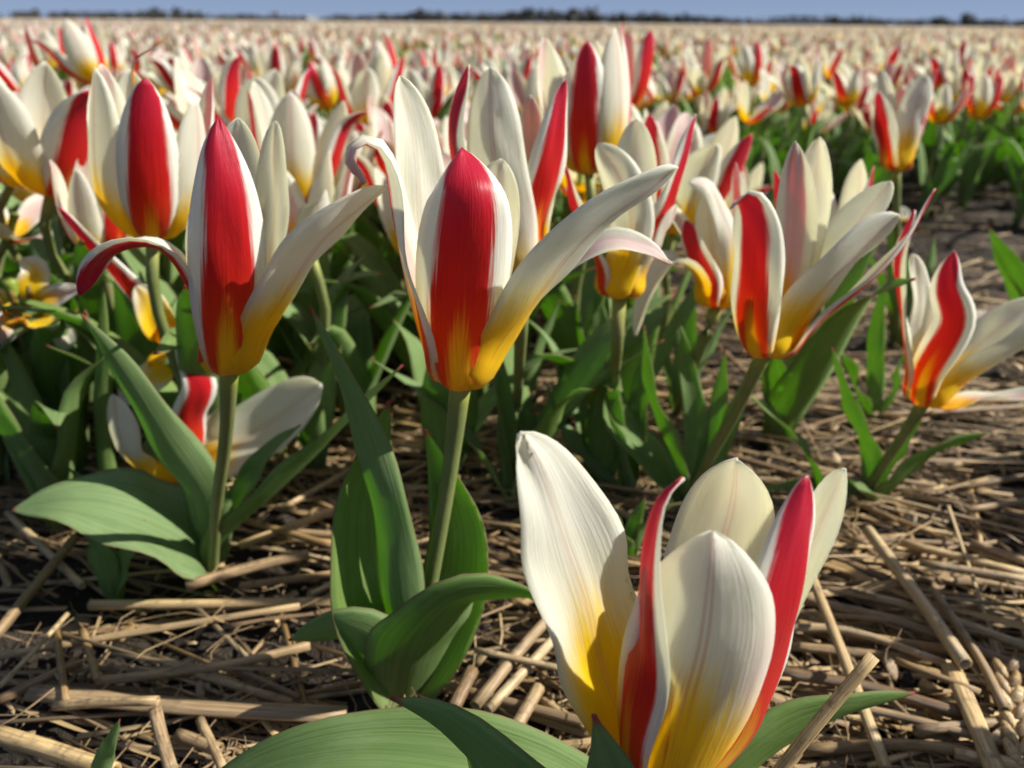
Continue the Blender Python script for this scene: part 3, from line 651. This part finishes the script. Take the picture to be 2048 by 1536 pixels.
# leafy shoots without a flower in the near bed
def shoot(label, base_px, leaves, group=None):
    G = gnd(*base_px); root = empty('tulip_shoot', G); tag(root, label, 'tulip leaves', group)
    for pts, half, az, kw in leaves: add_leaf(root, G, pts, half, az, **dict(kw))
    return root
shoot('leafy green shoot with long arching leaf behind the tall tulip stem', (1030, 1010), [
    ([(950, 900, .5), (860, 800, .5), (742, 718, .3)], .95, 190, {}),
    ([(1080, 880, .3), (1190, 770, .3), (1328, 680, .2)], .95, 330, {}),
    ([(1020, 900, .8), (1010, 780, 1.2), (1000, 700, 1.2)], .7, 80, {}),
])
shoot('broad dark leaf shoot standing left of leaning tulip stem', (1255, 990), [
    ([(1235, 900, 0), (1205, 800, .2), (1210, 720, .3)], 1.2, 200, {}),
    ([(1270, 880, .5), (1285, 760, .8), (1300, 680, .8)], .9, 60, {}),
    ([(1180, 930, .4), (1120, 850, .6), (1090, 760, .6)], .8, 170, {}),
])
shoot('bright upright leaf shoot in sun between leaning and splayed tulips', (1752, 830), [
    ([(1748, 760, 0), (1752, 660, .2), (1772, 545, .3)], .75, 250, {}),
    ([(1720, 800, -.4), (1690, 720, -.5), (1648, 640, -.5)], .7, 215, {'wave': .004}),
    ([(1790, 790, .2), (1800, 730, .3), (1825, 690, .3)], .55, 20, {}),
])
shoot('low glossy shoot with curving leaf below leaning tulip', (1655, 1010), [
    ([(1615, 915, 0), (1560, 845, .2), (1488, 782, .2)], .75, 200, {}),
    ([(1680, 960, -.4), (1720, 975, -.8), (1768, 1000, -1)], .5, 340, {}),
])
shoot('green leaf shoot at the edge of the furrow right of the splayed tulip', (2085, 690), [
    ([(2060, 620, 0), (2020, 540, 0), (1978, 455, 0)], 1.8, 245, {'cup': (.8, .5, .4, .3)}),
    ([(2090, 600, .3), (2080, 500, .5), (2060, 440, .5)], .9, 120, {}),
])
shoot('small sprouting bud leaves with pink tip behind foreground tulip', (1262, 1110), [
    ([(1235, 1060, -.2), (1210, 1010, -.3), (1195, 985, -.2)], .75, 215, {}),
    ([(1300, 1050, -.2), (1340, 1015, -.2), (1365, 1005, -.1)], .7, 330, {}),
    ([(1268, 1050, .2), (1285, 1010, .3), (1290, 995, .3)], .5, 80, {}),
])
shoot('withered brownish shoot base under the low broad leaf at left', (222, 1195), [
    ([(205, 1140, 0), (190, 1080, .2), (170, 1030, .3)], .85, 230, {}),
    ([(245, 1140, .2), (270, 1080, .4), (290, 1040, .4)], .7, 20, {}),
])
shoot('single thin leaf tip sprouting from straw in the near corner', (185, 1600), [
    ([(198, 1550, 0), (218, 1490, 0), (240, 1438, 0)], .38, 235, {}),
])
rs = random.Random(77)
for k in range(30):      # filler shoots between the stems, back of the near bed
    for _ in range(200):
        Y = rs.uniform(.38, .85); X = rs.uniform(-.62, .30) * (Y + .05)
        if k < 14: Y = rs.uniform(.36, .52); X = rs.uniform(-.40, -.12)
        if X > .05 and Y > .5: continue
        if min((X - a) ** 2 + (Y - b) ** 2 for a, b in occ) > .035 ** 2: break
    occ.append((X, Y)); G = np.array((X, Y, float(bed_z(X, Y))))
    root = empty('tulip_shoot', G); tag(root, 'flowerless leaf shoot among the crowded stems of the near bed', 'tulip leaves', 'flowerless shoots between the crowded stems')
    a0 = rs.uniform(0, 360)
    for j in range(3): part('leaf', rot_axis(leaf_geo(rs, a0 + 120 * j + rs.uniform(-25, 25), .135), np.eye(3), G), [M_LEAF, M_LEAF], root, G)

# ------------------------------------------------------------------ second bed: individuals copied from eight prototypes
protos = []; OPS = [.1, .25, .35, .5, .7, .3, .9, .2, .45, .6]
rs = random.Random(5)
for k in range(10):
    B = np.array((rs.uniform(-.01, .01), rs.uniform(-.01, .01), rs.uniform(.12, .15)))
    protos.append(build_tulip(np.zeros(3), B, (rs.uniform(-.4, .4), rs.uniform(-.4, .4), 1), .08, OPS[k], rs.uniform(0, 120), 900 + k,
                  ('closed' if OPS[k] < .28 else 'half open' if OPS[k] < .52 else 'wide open') + ' red and cream tulip growing in the bed beyond the bare furrow',
                  ('closed' if OPS[k] < .28 else 'half open' if OPS[k] < .52 else 'wide open') + ' tulips of the bed beyond the furrow', 9, 5, 3, .15))
spots = []
for iy in range(14):
    Y = 1.16 + iy * .085
    W = .70 * Y + .1; nx = int(2 * W / .105)
    for ix in range(nx):
        spots.append((-W + 2 * W * (ix + .5) / nx + rs.uniform(-.035, .035), Y + rs.uniform(-.035, .035)))
spots = spots[:236]
YMAX = max(y for x, y in spots)
for i, (x, y) in enumerate(spots):
    src = protos[i % 10] if i < 10 else protos[rs.randrange(10)]
    if i < 10: o = src; kids = list(src.children)
    else:
        o = src.copy(); col.objects.link(o)
        for ch in src.children:
            c = ch.copy(); col.objects.link(c); c.parent = o
    o.location = (x, y, -.008); o.rotation_euler = (0, 0, rs.uniform(0, 6.283)); s = rs.uniform(.78, 1.16); o.scale = (s, s, s)

# the endless rest of the field, one mass
def lod(seed, nn, mm, leaves):
    r2 = random.Random(seed); g = []
    B = np.array((0, 0, r2.uniform(.12, .15)))
    ax = Vector((r2.uniform(-.4, .4), r2.uniform(-.4, .4), 1)).normalized(); Rm = np.array(Vector((0, 0, 1)).rotation_difference(ax).to_matrix())
    for kind, ge in flower_geos(.082, r2.choice([.1, .25, .4, .6, .9]), r2.uniform(0, 120), r2, nn, mm):
        V, F, UV, mi = rot_axis(ge, Rm, B); keep = len(F) - (2 * (nn - 1) + 2 * (mm - 1)); g.append((V, F[:keep], UV, np.where(mi[:keep] == 0, 0 if kind == 'o' else 1, 2)))
    for j in range(leaves):
        V, F, UV, mi = leaf_geo(r2, j * 360 / max(leaves, 1) + r2.uniform(-30, 30), .14, 5, 3); k2 = 8
        g.append((V, F[:k2], UV, np.full(k2, 3)))
    V, F, UV, mi = merge(g); return V, np.array(F), UV, mi
fV, fF, fU, fM, fo = [], [], [], [], 0
def scatter(y0, y1, dens, nn, mm, leaves, sc):
    global fo
    ps = [lod(2000 + int(y0 * 10) + k, nn, mm, leaves) for k in range(8)]
    area = .70 * (y1 ** 2 - y0 ** 2); N = int(area * dens)
    Y = np.sqrt(rng.uniform(y0 ** 2, y1 ** 2, N)); X = rng.uniform(-.72, .72, N) * Y
    fur = ((Y - 1.25) % 1.55) < .26
    X, Y = X[~fur], Y[~fur]; N = len(X)
    th = rng.uniform(0, 6.283, N); s = rng.uniform(.78, 1.16, N) * sc; pi = rng.integers(0, 8, N)
    for k in range(8):
        sel = np.where(pi == k)[0]; V, F, UV, mi = ps[k]
        if len(sel) == 0: continue
        c, sn = np.cos(th[sel])[:, None], np.sin(th[sel])[:, None]
        w = np.stack([(V[None, :, 0] * c - V[None, :, 1] * sn) * s[sel, None] + X[sel, None], (V[None, :, 0] * sn + V[None, :, 1] * c) * s[sel, None] + Y[sel, None],
                      V[None, :, 2] * (s[sel, None] / sc * (1 if sc < 1.3 else 1.0)) - .008 + 0 * c], -1).reshape(-1, 3)
        ff = (F[None] + (np.arange(len(sel)) * len(V))[:, None, None]).reshape(-1, 4) + fo
        fV.append(w); fF.append(ff); fU.append(np.tile(UV, (len(sel), 1))); fM.append(np.tile(mi, len(sel))); fo += len(w)
scatter(YMAX + .06, 5.5, 66, 5, 3, 3, 1.0)
scatter(5.5, 14.0, 32, 4, 3, 2, 1.05)
scatter(14.0, 40.0, 14, 3, 2, 0, 1.5)
scatter(40.0, 160.0, 1.0, 3, 2, 0, 2.8)
V = np.concatenate(fV).astype(np.float32); F = np.concatenate(fF).astype(np.int32); UVa = np.concatenate(fU).astype(np.float32); MI = np.concatenate(fM).astype(np.int32)
me = bpy.data.meshes.new('tulip_field'); me.vertices.add(len(V)); me.vertices.foreach_set('co', V.ravel())
me.loops.add(F.size); me.loops.foreach_set('vertex_index', F.ravel()); me.polygons.add(len(F))
me.polygons.foreach_set('loop_start', np.arange(0, F.size, 4, dtype=np.int32)); me.polygons.foreach_set('loop_total', np.full(len(F), 4, np.int32))
for mm_ in (M_OO, M_IO, M_IN, M_LEAF): me.materials.append(mm_)
me.polygons.foreach_set('material_index', MI); me.polygons.foreach_set('use_smooth', np.ones(len(F), bool))
l = me.uv_layers.new(name='UVMap'); l.data.foreach_set('uv', UVa[F.ravel()].ravel()); me.update(calc_edges=True)
tag(link('tulip_field', me), 'endless mass of red and cream tulips stretching to the horizon', 'tulip field', kind='stuff')
print('field tris', len(F) * 2)

# ------------------------------------------------------------------ straw
def straw_obj(P, r, label, group=None, hollow=True, flat=1.0, name='straw_stalk'):
    P = np.array(P); org = P.mean(0)
    V, F, UV, mi = tube(P - org, [r * 1.02, r, r * .98, r * 1.0], 2 + 2 * len(P), 8, 1.0, hollow)
    if flat != 1.0: V = V.copy(); C = V.mean(0); V[:, 2] = C[2] + (V[:, 2] - C[2]) * flat
    return tag(link(name, mesh(name, (V, F, UV, mi), [M_STRAW]), None, org), label, 'straw', group)
GR = 'loose straw stalks on the near soil'; LB = 'dry tan straw stalk lying loose on the dark soil of the near bed'
TR = [  # pixels of straws one can make out, millimetres of radius, height of its axis
    ([(-20, 1285), (60, 1185), (150, 1075)], 2.6, 12), ([(0, 1312), (290, 1262), (600, 1212)], 1.7, 8), ([(195, 1362), (330, 1347), (480, 1325), (620, 1290)], 2.1, 8),
    ([(0, 1400), (160, 1322)], 2.2, 10), ([(165, 1262), (196, 1362)], 1.8, 9), ([(112, 1258), (132, 1405)], 1.6, 12), ([(180, 1210), (450, 1208), (715, 1202)], 2.5, 7),
    ([(372, 1172), (500, 1135), (618, 1108)], 2.8, 14), ([(480, 1172), (665, 1148)], 1.9, 10), ([(-20, 1465), (100, 1500), (230, 1545)], 3.4, 10), ([(0, 1372), (70, 1300), (135, 1228)], 1.1, 15),
    ([(400, 1440), (450, 1545)], 1.9, 9), ([(355, 1470), (440, 1500)], 2.6, 8), ([(15, 1025), (90, 1100), (165, 1172)], 2.0, 6), ([(330, 1330), (585, 1405)], 1.7, 6), ([(455, 1330), (600, 1395)], 1.4, 7),
    ([(1005, 1500), (1078, 1375)], 2.7, 10), ([(950, 1412), (1040, 1300), (1135, 1195)], 2.6, 9), ([(975, 1420), (1120, 1265)], 2.3, 8), ([(950, 1300), (1145, 1342)], 1.5, 12), ([(1000, 1505), (1190, 1485)], 2.0, 8),
    ([(905, 1420), (945, 1340)], 2.8, 12), ([(620, 1190), (700, 1150)], 1.5, 8), ([(1085, 1400), (1180, 1460)], 1.5, 7),
    ([(1605, 1165), (1830, 1215), (2070, 1300)], 2.2, 9), ([(1585, 1195), (1800, 1245), (2070, 1345)], 2.4, 8), ([(1560, 1240), (1740, 1275), (1900, 1300)], 2.2, 7), ([(1540, 1342), (1740, 1375), (1960, 1440)], 2.6, 8),
    ([(1560, 1290), (1860, 1320)], 2.2, 5), ([(1555, 1255), (1700, 1262), (1900, 1330)], 1.9, 10), ([(1650, 1110), (1780, 1160)], 2.4, 8), ([(1800, 1085), (2060, 1150)], 2.3, 8), ([(1840, 1125), (2060, 1160)], 2.0, 12),
    ([(1870, 1185), (1960, 1320), (2010, 1420)], 2.0, 14), ([(1790, 1320), (1960, 1385)], 1.6, 13), ([(1850, 1410), (2060, 1470)], 2.4, 7), ([(1620, 1400), (1790, 1430), (2050, 1500)], 1.8, 9),
    ([(1830, 1460), (2060, 1440)], 2.1, 9), ([(1600, 1500), (1830, 1490), (2060, 1530)], 2.2, 7), ([(1940, 1085), (2070, 1130)], 2.2, 9), ([(1900, 975), (2070, 950)], 1.9, 9), ([(1930, 1020), (2070, 1000)], 1.9, 9),
    ([(1880, 935), (2060, 905)], 1.7, 8), ([(1980, 1480), (2060, 1420)], 1.6, 10), ([(480, 1090), (700, 1010)], 2.2, 8), ([(540, 1060), (720, 1075)], 2.1, 8), ([(560, 1020), (700, 940)], 1.8, 8),
    ([(490, 1040), (690, 1100)], 2.0, 10), ([(0, 930), (160, 880)], 1.8, 8), ([(20, 1180), (0, 1120)], 2.0, 6), ([(640, 1475), (770, 1440)], 2.0, 6), ([(700, 960), (760, 880)], 1.6, 9),
]
ns = 0
for pts, r, h in TR:
    straw_obj([gnd(u, v, h / 1000) for u, v in pts], r / 1000, LB, GR); ns += 1
straw_obj([gnd(60, 1385, .009), gnd(380, 1412, .010), gnd(692, 1432, .008)], .0042, 'long flattened brown straw stalk split along its middle near the corner shoot', None, False, .45)
straw_obj([gnd(110, 1412, .016), gnd(220, 1404, .020), gnd(316, 1402, .022)], .0019, 'pale straw stalk broken at a sharp bend beside the split brown one', None)
straw_obj([gnd(306, 1404, .021), gnd(322, 1470, .014), gnd(345, 1550, .008)], .0026, 'flat bent-down end of the broken pale straw stalk', None, False, .6)
straw_obj([gnd(1735, 1060, .014), gnd(1840, 1200, .016), gnd(1930, 1328, .018)], .0031, 'thick olive yellow straw stalk with a ragged cut end', None)
straw_obj([gnd(1605, 1105, .020), gnd(1690, 1320, .018), gnd(1770, 1540, .014)], .0024, 'grey ribbed straw stalk running down past the red petal', None, False, .7)
straw_obj([gnd(1902, 1325, .014), gnd(1945, 1430, .012), gnd(1995, 1560, .010)], .0042, 'wide flattened grey straw with split fibres beside the olive stalk', None, False, .4)
straw_obj([at(1520, 1590, .150), at(1640, 1440, .158), at(1748, 1312, .166)], .0019, 'brown hollow straw stalk propped up across the foreground leaf', None)
ear = empty('wheat_ear', gnd(2030, 1500, .008)); tag(ear, 'dry threshed wheat ear with empty husks lying on the straw', 'wheat ear')
eo = np.array(ear.location); e0, e1 = gnd(2040, 1530, .01), gnd(2010, 1330, .012)
part('stalk', tube([e0, (e0 + e1) / 2, e1], [.0012, .0009, .0007], 8, 6), [M_STRAW], ear, eo)
rs = random.Random(3)
for k in range(12):
    p = e0 + (e1 - e0) * k / 12; d = nrm(e1 - e0); sd = np.array((d[1], -d[0], 0)) * (1 if k % 2 else -1)
    part('husk', tube([p, p + d * .005 + sd * .003 + np.array((0, 0, .001)), p + d * .012 + sd * .004], [.0006, .0024, .0018, .0004], 7, 6), [M_STRAW], ear, eo)
# random individuals share a few prototype meshes
sm = []
for k in range(14):
    L = 1.0; b = rs.uniform(-.05, .05); b2 = rs.uniform(-.04, .04)
    P = np.array([(-.5, 0, 0), (-.15, b * .5, b2 * .2), (.2, b, b2 * .3), (.5, b * .4, 0)])
    if k % 3 == 2:      # a split, half-open length
        P = np.array([(-.5, 0, 0), (-.2, b, 0), (.1, b * .2, b2 * .4), (.5, b * 1.2, 0)])
        V, F, UV, mi = ribbon(P, 90, .022, lambda t: .8 + .25 * np.sin(t * 9 + k), cup=(1.0, .6, 1.1, .5), th=.004, n=9, m=5, wave=.004, power=1.0)
        mi = np.zeros(len(mi), int)
    else:
        rr = [.0155, .016, .0165, .0205, .0165, .0155, .015, .0148, .015, .0185, .015, .0152][k % 2:]
        V, F, UV, mi = tube(P, rr, 13, 7, 1.0, False)
        if k % 4 == 0: V = V.copy(); V[:, 2] *= .55; V[:, 1] *= 1.35
    sm.append(mesh('straw_stalk', (V, F, UV, mi), [M_STRAW]))
def straw_angle(rs): return rs.gauss(-.16, .26) if rs.random() < .72 else rs.uniform(-1.57, 1.57)
for k in range(300 - ns):
    Y = .19 + (rs.random() ** 1.2) * .6; X = rs.uniform(-.70, .70) * (Y + .06)
    if X < .04 and Y < .36 and rs.random() < .75: X = abs(X) + .06
    ki = rs.randrange(14); o = link('straw_stalk', sm[ki])
    if ki % 3 == 2: tag(o, 'split half-open length of dry straw lying on the near bed', 'straw', 'split straw lengths on the near bed')
    elif ki % 4 == 0: tag(o, 'flattened brownish straw stalk lying on the near bed', 'straw', 'flattened straw stalks on the near bed')
    else: tag(o, 'round jointed straw stalk with swollen nodes on the near bed', 'straw', 'jointed straw stalks on the near bed')
    Ls = rs.uniform(.04, .13) if rs.random() < .6 else rs.uniform(.13, .24); wd = rs.uniform(.045, .15)
    o.scale = (Ls, wd, wd)
    o.rotation_euler = (rs.uniform(-.6, .6), rs.gauss(0, .045), straw_angle(rs)); o.location = (X, Y, float(bed_z(X, Y)) + rs.uniform(.003, .011))
# the mass of fine litter
def prism(L, r, flat, ang, tilt, pos, rs2):
    d = np.array((math.cos(ang) * math.cos(tilt), math.sin(ang) * math.cos(tilt), math.sin(tilt))); sd = np.array((-math.sin(ang), math.cos(ang), 0)); up = np.cross(d, sd)
    bow = rs2.uniform(-.06, .06) * L
    V = []
    kink = rs2.uniform(-.35, .35) if rs2.random() < .35 else 0
    for t in (-.5, 0.0, .5):
        c = pos + d * L * t + sd * (bow if t == 0 else 0) + (sd * kink * L * .5 + up * abs(kink) * L * .12 if t == .5 else 0)
        for a in range(5):
            V.append(c + sd * r * math.cos(a * 1.2566) + up * r * flat * math.sin(a * 1.2566))
    F = [(i * 5 + j, i * 5 + (j + 1) % 5, (i + 1) * 5 + (j + 1) % 5, (i + 1) * 5 + j) for i in range(2) for j in range(5)] + [(0, 4, 3, 2, 1), (10, 11, 12, 13, 14)]
    UV = np.array([(j / 5, i / 2) for i in range(3) for j in range(5)])
    return np.array(V), F, UV, np.zeros(len(F), int)
g = []
for k in range(7500):
    Y = .16 + (rs.random() ** 1.4) * 1.25; X = rs.uniform(-.74, .74) * (Y + .07)
    big = rs.random()
    if big < .28: L, r = rs.uniform(.06, .22), rs.uniform(.0006, .0017)
    elif big < .45: L, r = rs.uniform(.02, .09), rs.uniform(.0005, .0018)
    else: L, r = rs.uniform(.006, .05), rs.uniform(.00022, .0008)
    # bare patches of soil show through
    bare = math.sin(X * 23 + 1.0) * math.cos(Y * 31 + X * 9) + (.8 if X < .02 and Y < .34 else 0) + (.3 if Y > .55 else -.3 if X > .06 else 0)
    if bare > .15 and rs.random() < .85: continue
    g.append(prism(L, r, rs.choice([1, .6, .35, .2]), straw_angle(rs), rs.gauss(0, .06), np.array((X, Y, float(bed_z(X, Y)) + rs.uniform(.0005, .010))), rs))
for k in range(1500):     # hair-thin curling fibres
    Y = .16 + (rs.random() ** 1.5) * .6; X = rs.uniform(-.72, .72) * (Y + .07); a = rs.uniform(0, 6.28); P = [np.array((X, Y, float(bed_z(X, Y)) + rs.uniform(.004, .014)))]
    L = rs.uniform(.008, .03)
    if X < .03 and Y < .36 and rs.random() < .6: continue
    for _ in range(3):
        a += rs.uniform(-.9, .9); q = P[-1] + np.array((math.cos(a), math.sin(a), rs.uniform(-.12, .12))) * L; q[2] = max(q[2], float(bed_z(q[0], q[1])) + .001); P.append(q)
    g.append(tube(P, [rs.uniform(.0002, .0006), .0003, .0002], 7, 4))
for k in range(900):      # flakes of chaff
    Y = .16 + (rs.random() ** 1.5) * .5; X = rs.uniform(-.72, .72) * (Y + .07); a = rs.uniform(0, 6.28); L = rs.uniform(.003, .012)
    if X < .03 and Y < .36 and rs.random() < .5: continue
    p = np.array((X, Y, float(bed_z(X, Y)) + rs.uniform(.003, .011))); d = np.array((math.cos(a), math.sin(a), rs.uniform(-.5, .5))) * L
    g.append(ribbon([p, p + d * .5 + np.array((0, 0, .0008)), p + d], math.degrees(a), L * rs.uniform(.12, .3), wp_leaf, n=5, m=3, th=.0003))
tag(link('straw_litter', mesh('straw_litter', merge(g), [M_STRAWI])), 'fine broken straw litter spread over the soil', 'straw litter', kind='stuff')
# soil crumbs
g = []
for k in range(1600):
    Y = .16 + (rs.random() ** 1.3) * 1.1; X = rs.uniform(-.72, .72) * (Y + .07); r = abs(rs.gauss(0, .0022)) + .0008
    p = np.array((X, Y, float(bed_z(X, Y)) + r * .3)); rr = [rs.uniform(.6, 1.3) * r for _ in range(6)]
    V = p + np.array([(rr[0], 0, 0), (0, rr[1], 0), (-rr[2], 0, 0), (0, -rr[3], 0), (0, 0, rr[4]), (0, 0, -rr[5])])
    g.append((V, [(0, 1, 4), (1, 2, 4), (2, 3, 4), (3, 0, 4), (1, 0, 5), (2, 1, 5), (3, 2, 5), (0, 3, 5)], np.zeros((6, 2)), np.zeros(8, int)))
tag(link('soil_crumbs', mesh('soil_crumbs', merge(g), [M_SOIL])), 'dark crumbs of soil between the straws', 'soil', kind='stuff')

# fallen petals
FP = [((1950, 640), 1.2, 20, 'o', 'crumpled fallen red and orange petal lying in the bare furrow'), ((765, 690), .9, 160, 'o', 'brownish fallen petal in deep shade behind the tall tulip'),
      ((1800, 435), 1.2, 60, 'i', 'fallen pale petal at the foot of the lone furrow tulip'), ((1420, 395), 1.0, 200, 'i', 'fallen cream petal on the furrow straw')]
for i, (px, half, az, kind, lab) in enumerate(FP):
    G = gnd(*px, .012); a = R(az); d = np.array((math.cos(a), math.sin(a), 0))
    P = [d * -.025 + np.array((0, 0, .003)), d * -.008 + np.array((0, 0, -.002)), d * .012, d * .028 + np.array((0, 0, .010))]
    geo = ribbon(P, az + 180 if i % 2 else az, half / 100, wp_petal, n=14, m=7, wave=.003)
    tag(link('fallen_petal', mesh('fallen_petal', geo, [M_OO if kind == 'o' else M_IO, M_IN]), None, G), lab, 'petal')

# ------------------------------------------------------------------ far horizon: bare dark wood, pale greenhouses
k = NT('far_trees'); U, Vv = k.uv(); a = k.noise(k.n('ShaderNodeNewGeometry').outputs['Position'], .15, 4.0)
M_TREE = k.out(k.ramp(a, [(.3, (.045, .047, .042)), (.7, (.095, .09, .075))]), .9, .1)
rs = random.Random(12); g = []
X = -520.0
def tree_blob(cx, cy, w, h, n):
    c = np.array([(rs.gauss(0, .36) * w, rs.gauss(0, .4) * w, h * min(1, abs(rs.gauss(.5, .24)))) for _ in range(n)])
    V = []
    for p in c:
        q = np.array([[rs.uniform(-1, 1) for _ in range(3)] for _ in range(4)]) * (.28 * h + .15); V.append(q + p + np.array((cx, cy, .2)))
    V = np.concatenate(V); F = []
    for i in range(n): F += [(4 * i, 4 * i + 1, 4 * i + 2), (4 * i, 4 * i + 2, 4 * i + 3), (4 * i, 4 * i + 3, 4 * i + 1), (4 * i + 1, 4 * i + 3, 4 * i + 2)]
    return V, F, np.zeros((len(V), 2)), np.zeros(len(F), int)
while X < 520:
    env = 5.4 + 1.4 * math.sin(X * .021 + 1) + .8 * math.sin(X * .067)
    if X < -130: env *= .62
    if X > 260: env *= .65
    h = max(1.6, env * rs.uniform(.7, 1.15)); w = rs.uniform(4, 9)
    if rs.random() < .04: h *= 1.6; w *= .5
    g.append(tree_blob(X, 600 + rs.uniform(-25, 25), w, h, 34)); X += w * rs.uniform(.25, .5)
tag(link('far_wood', mesh('far_wood', merge(g), [M_TREE], False)), 'low dark line of trees along the far horizon', 'trees', kind='stuff')
M_GH = simple('greenhouse_glass', (.30, .32, .33), .3)
def greenhouse(x0, x1, y, label):
    root = empty('greenhouse', ((x0 + x1) / 2, y, 0)); tag(root, label, 'greenhouse'); org = np.array(root.location)
    hx, n = (x1 - x0) / 2, 6
    V = np.array([(-hx, 0, 0), (hx, 0, 0), (hx, 30, 0), (-hx, 30, 0), (-hx, 0, 2.2), (hx, 0, 2.2), (hx, 30, 2.2), (-hx, 30, 2.2)])
    link('wall', mesh('wall', (V, [(0, 1, 5, 4), (1, 2, 6, 5), (2, 3, 7, 6), (3, 0, 4, 7)], V[:, :2], np.zeros(4, int)), [M_GH], False), root)
    for i in range(n):
        a, b = -hx + 2 * hx * i / n, -hx + 2 * hx * (i + 1) / n; m = (a + b) / 2
        V = np.array([(a, 0, 2.2), (b, 0, 2.2), (m, 0, 3.2), (a, 30, 2.2), (b, 30, 2.2), (m, 30, 3.2)])
        link('roof', mesh('roof', (V, [(0, 1, 2), (3, 5, 4), (0, 2, 5, 3), (1, 4, 5, 2)], V[:, :2], np.zeros(4, int)), [M_GH], False), root)
greenhouse(-165, -132, 540, 'pale low greenhouse on the horizon where the dark trees begin')
greenhouse(160, 200, 540, 'pale low greenhouse in front of the dark horizon trees')
print('objects', len(scene.objects))
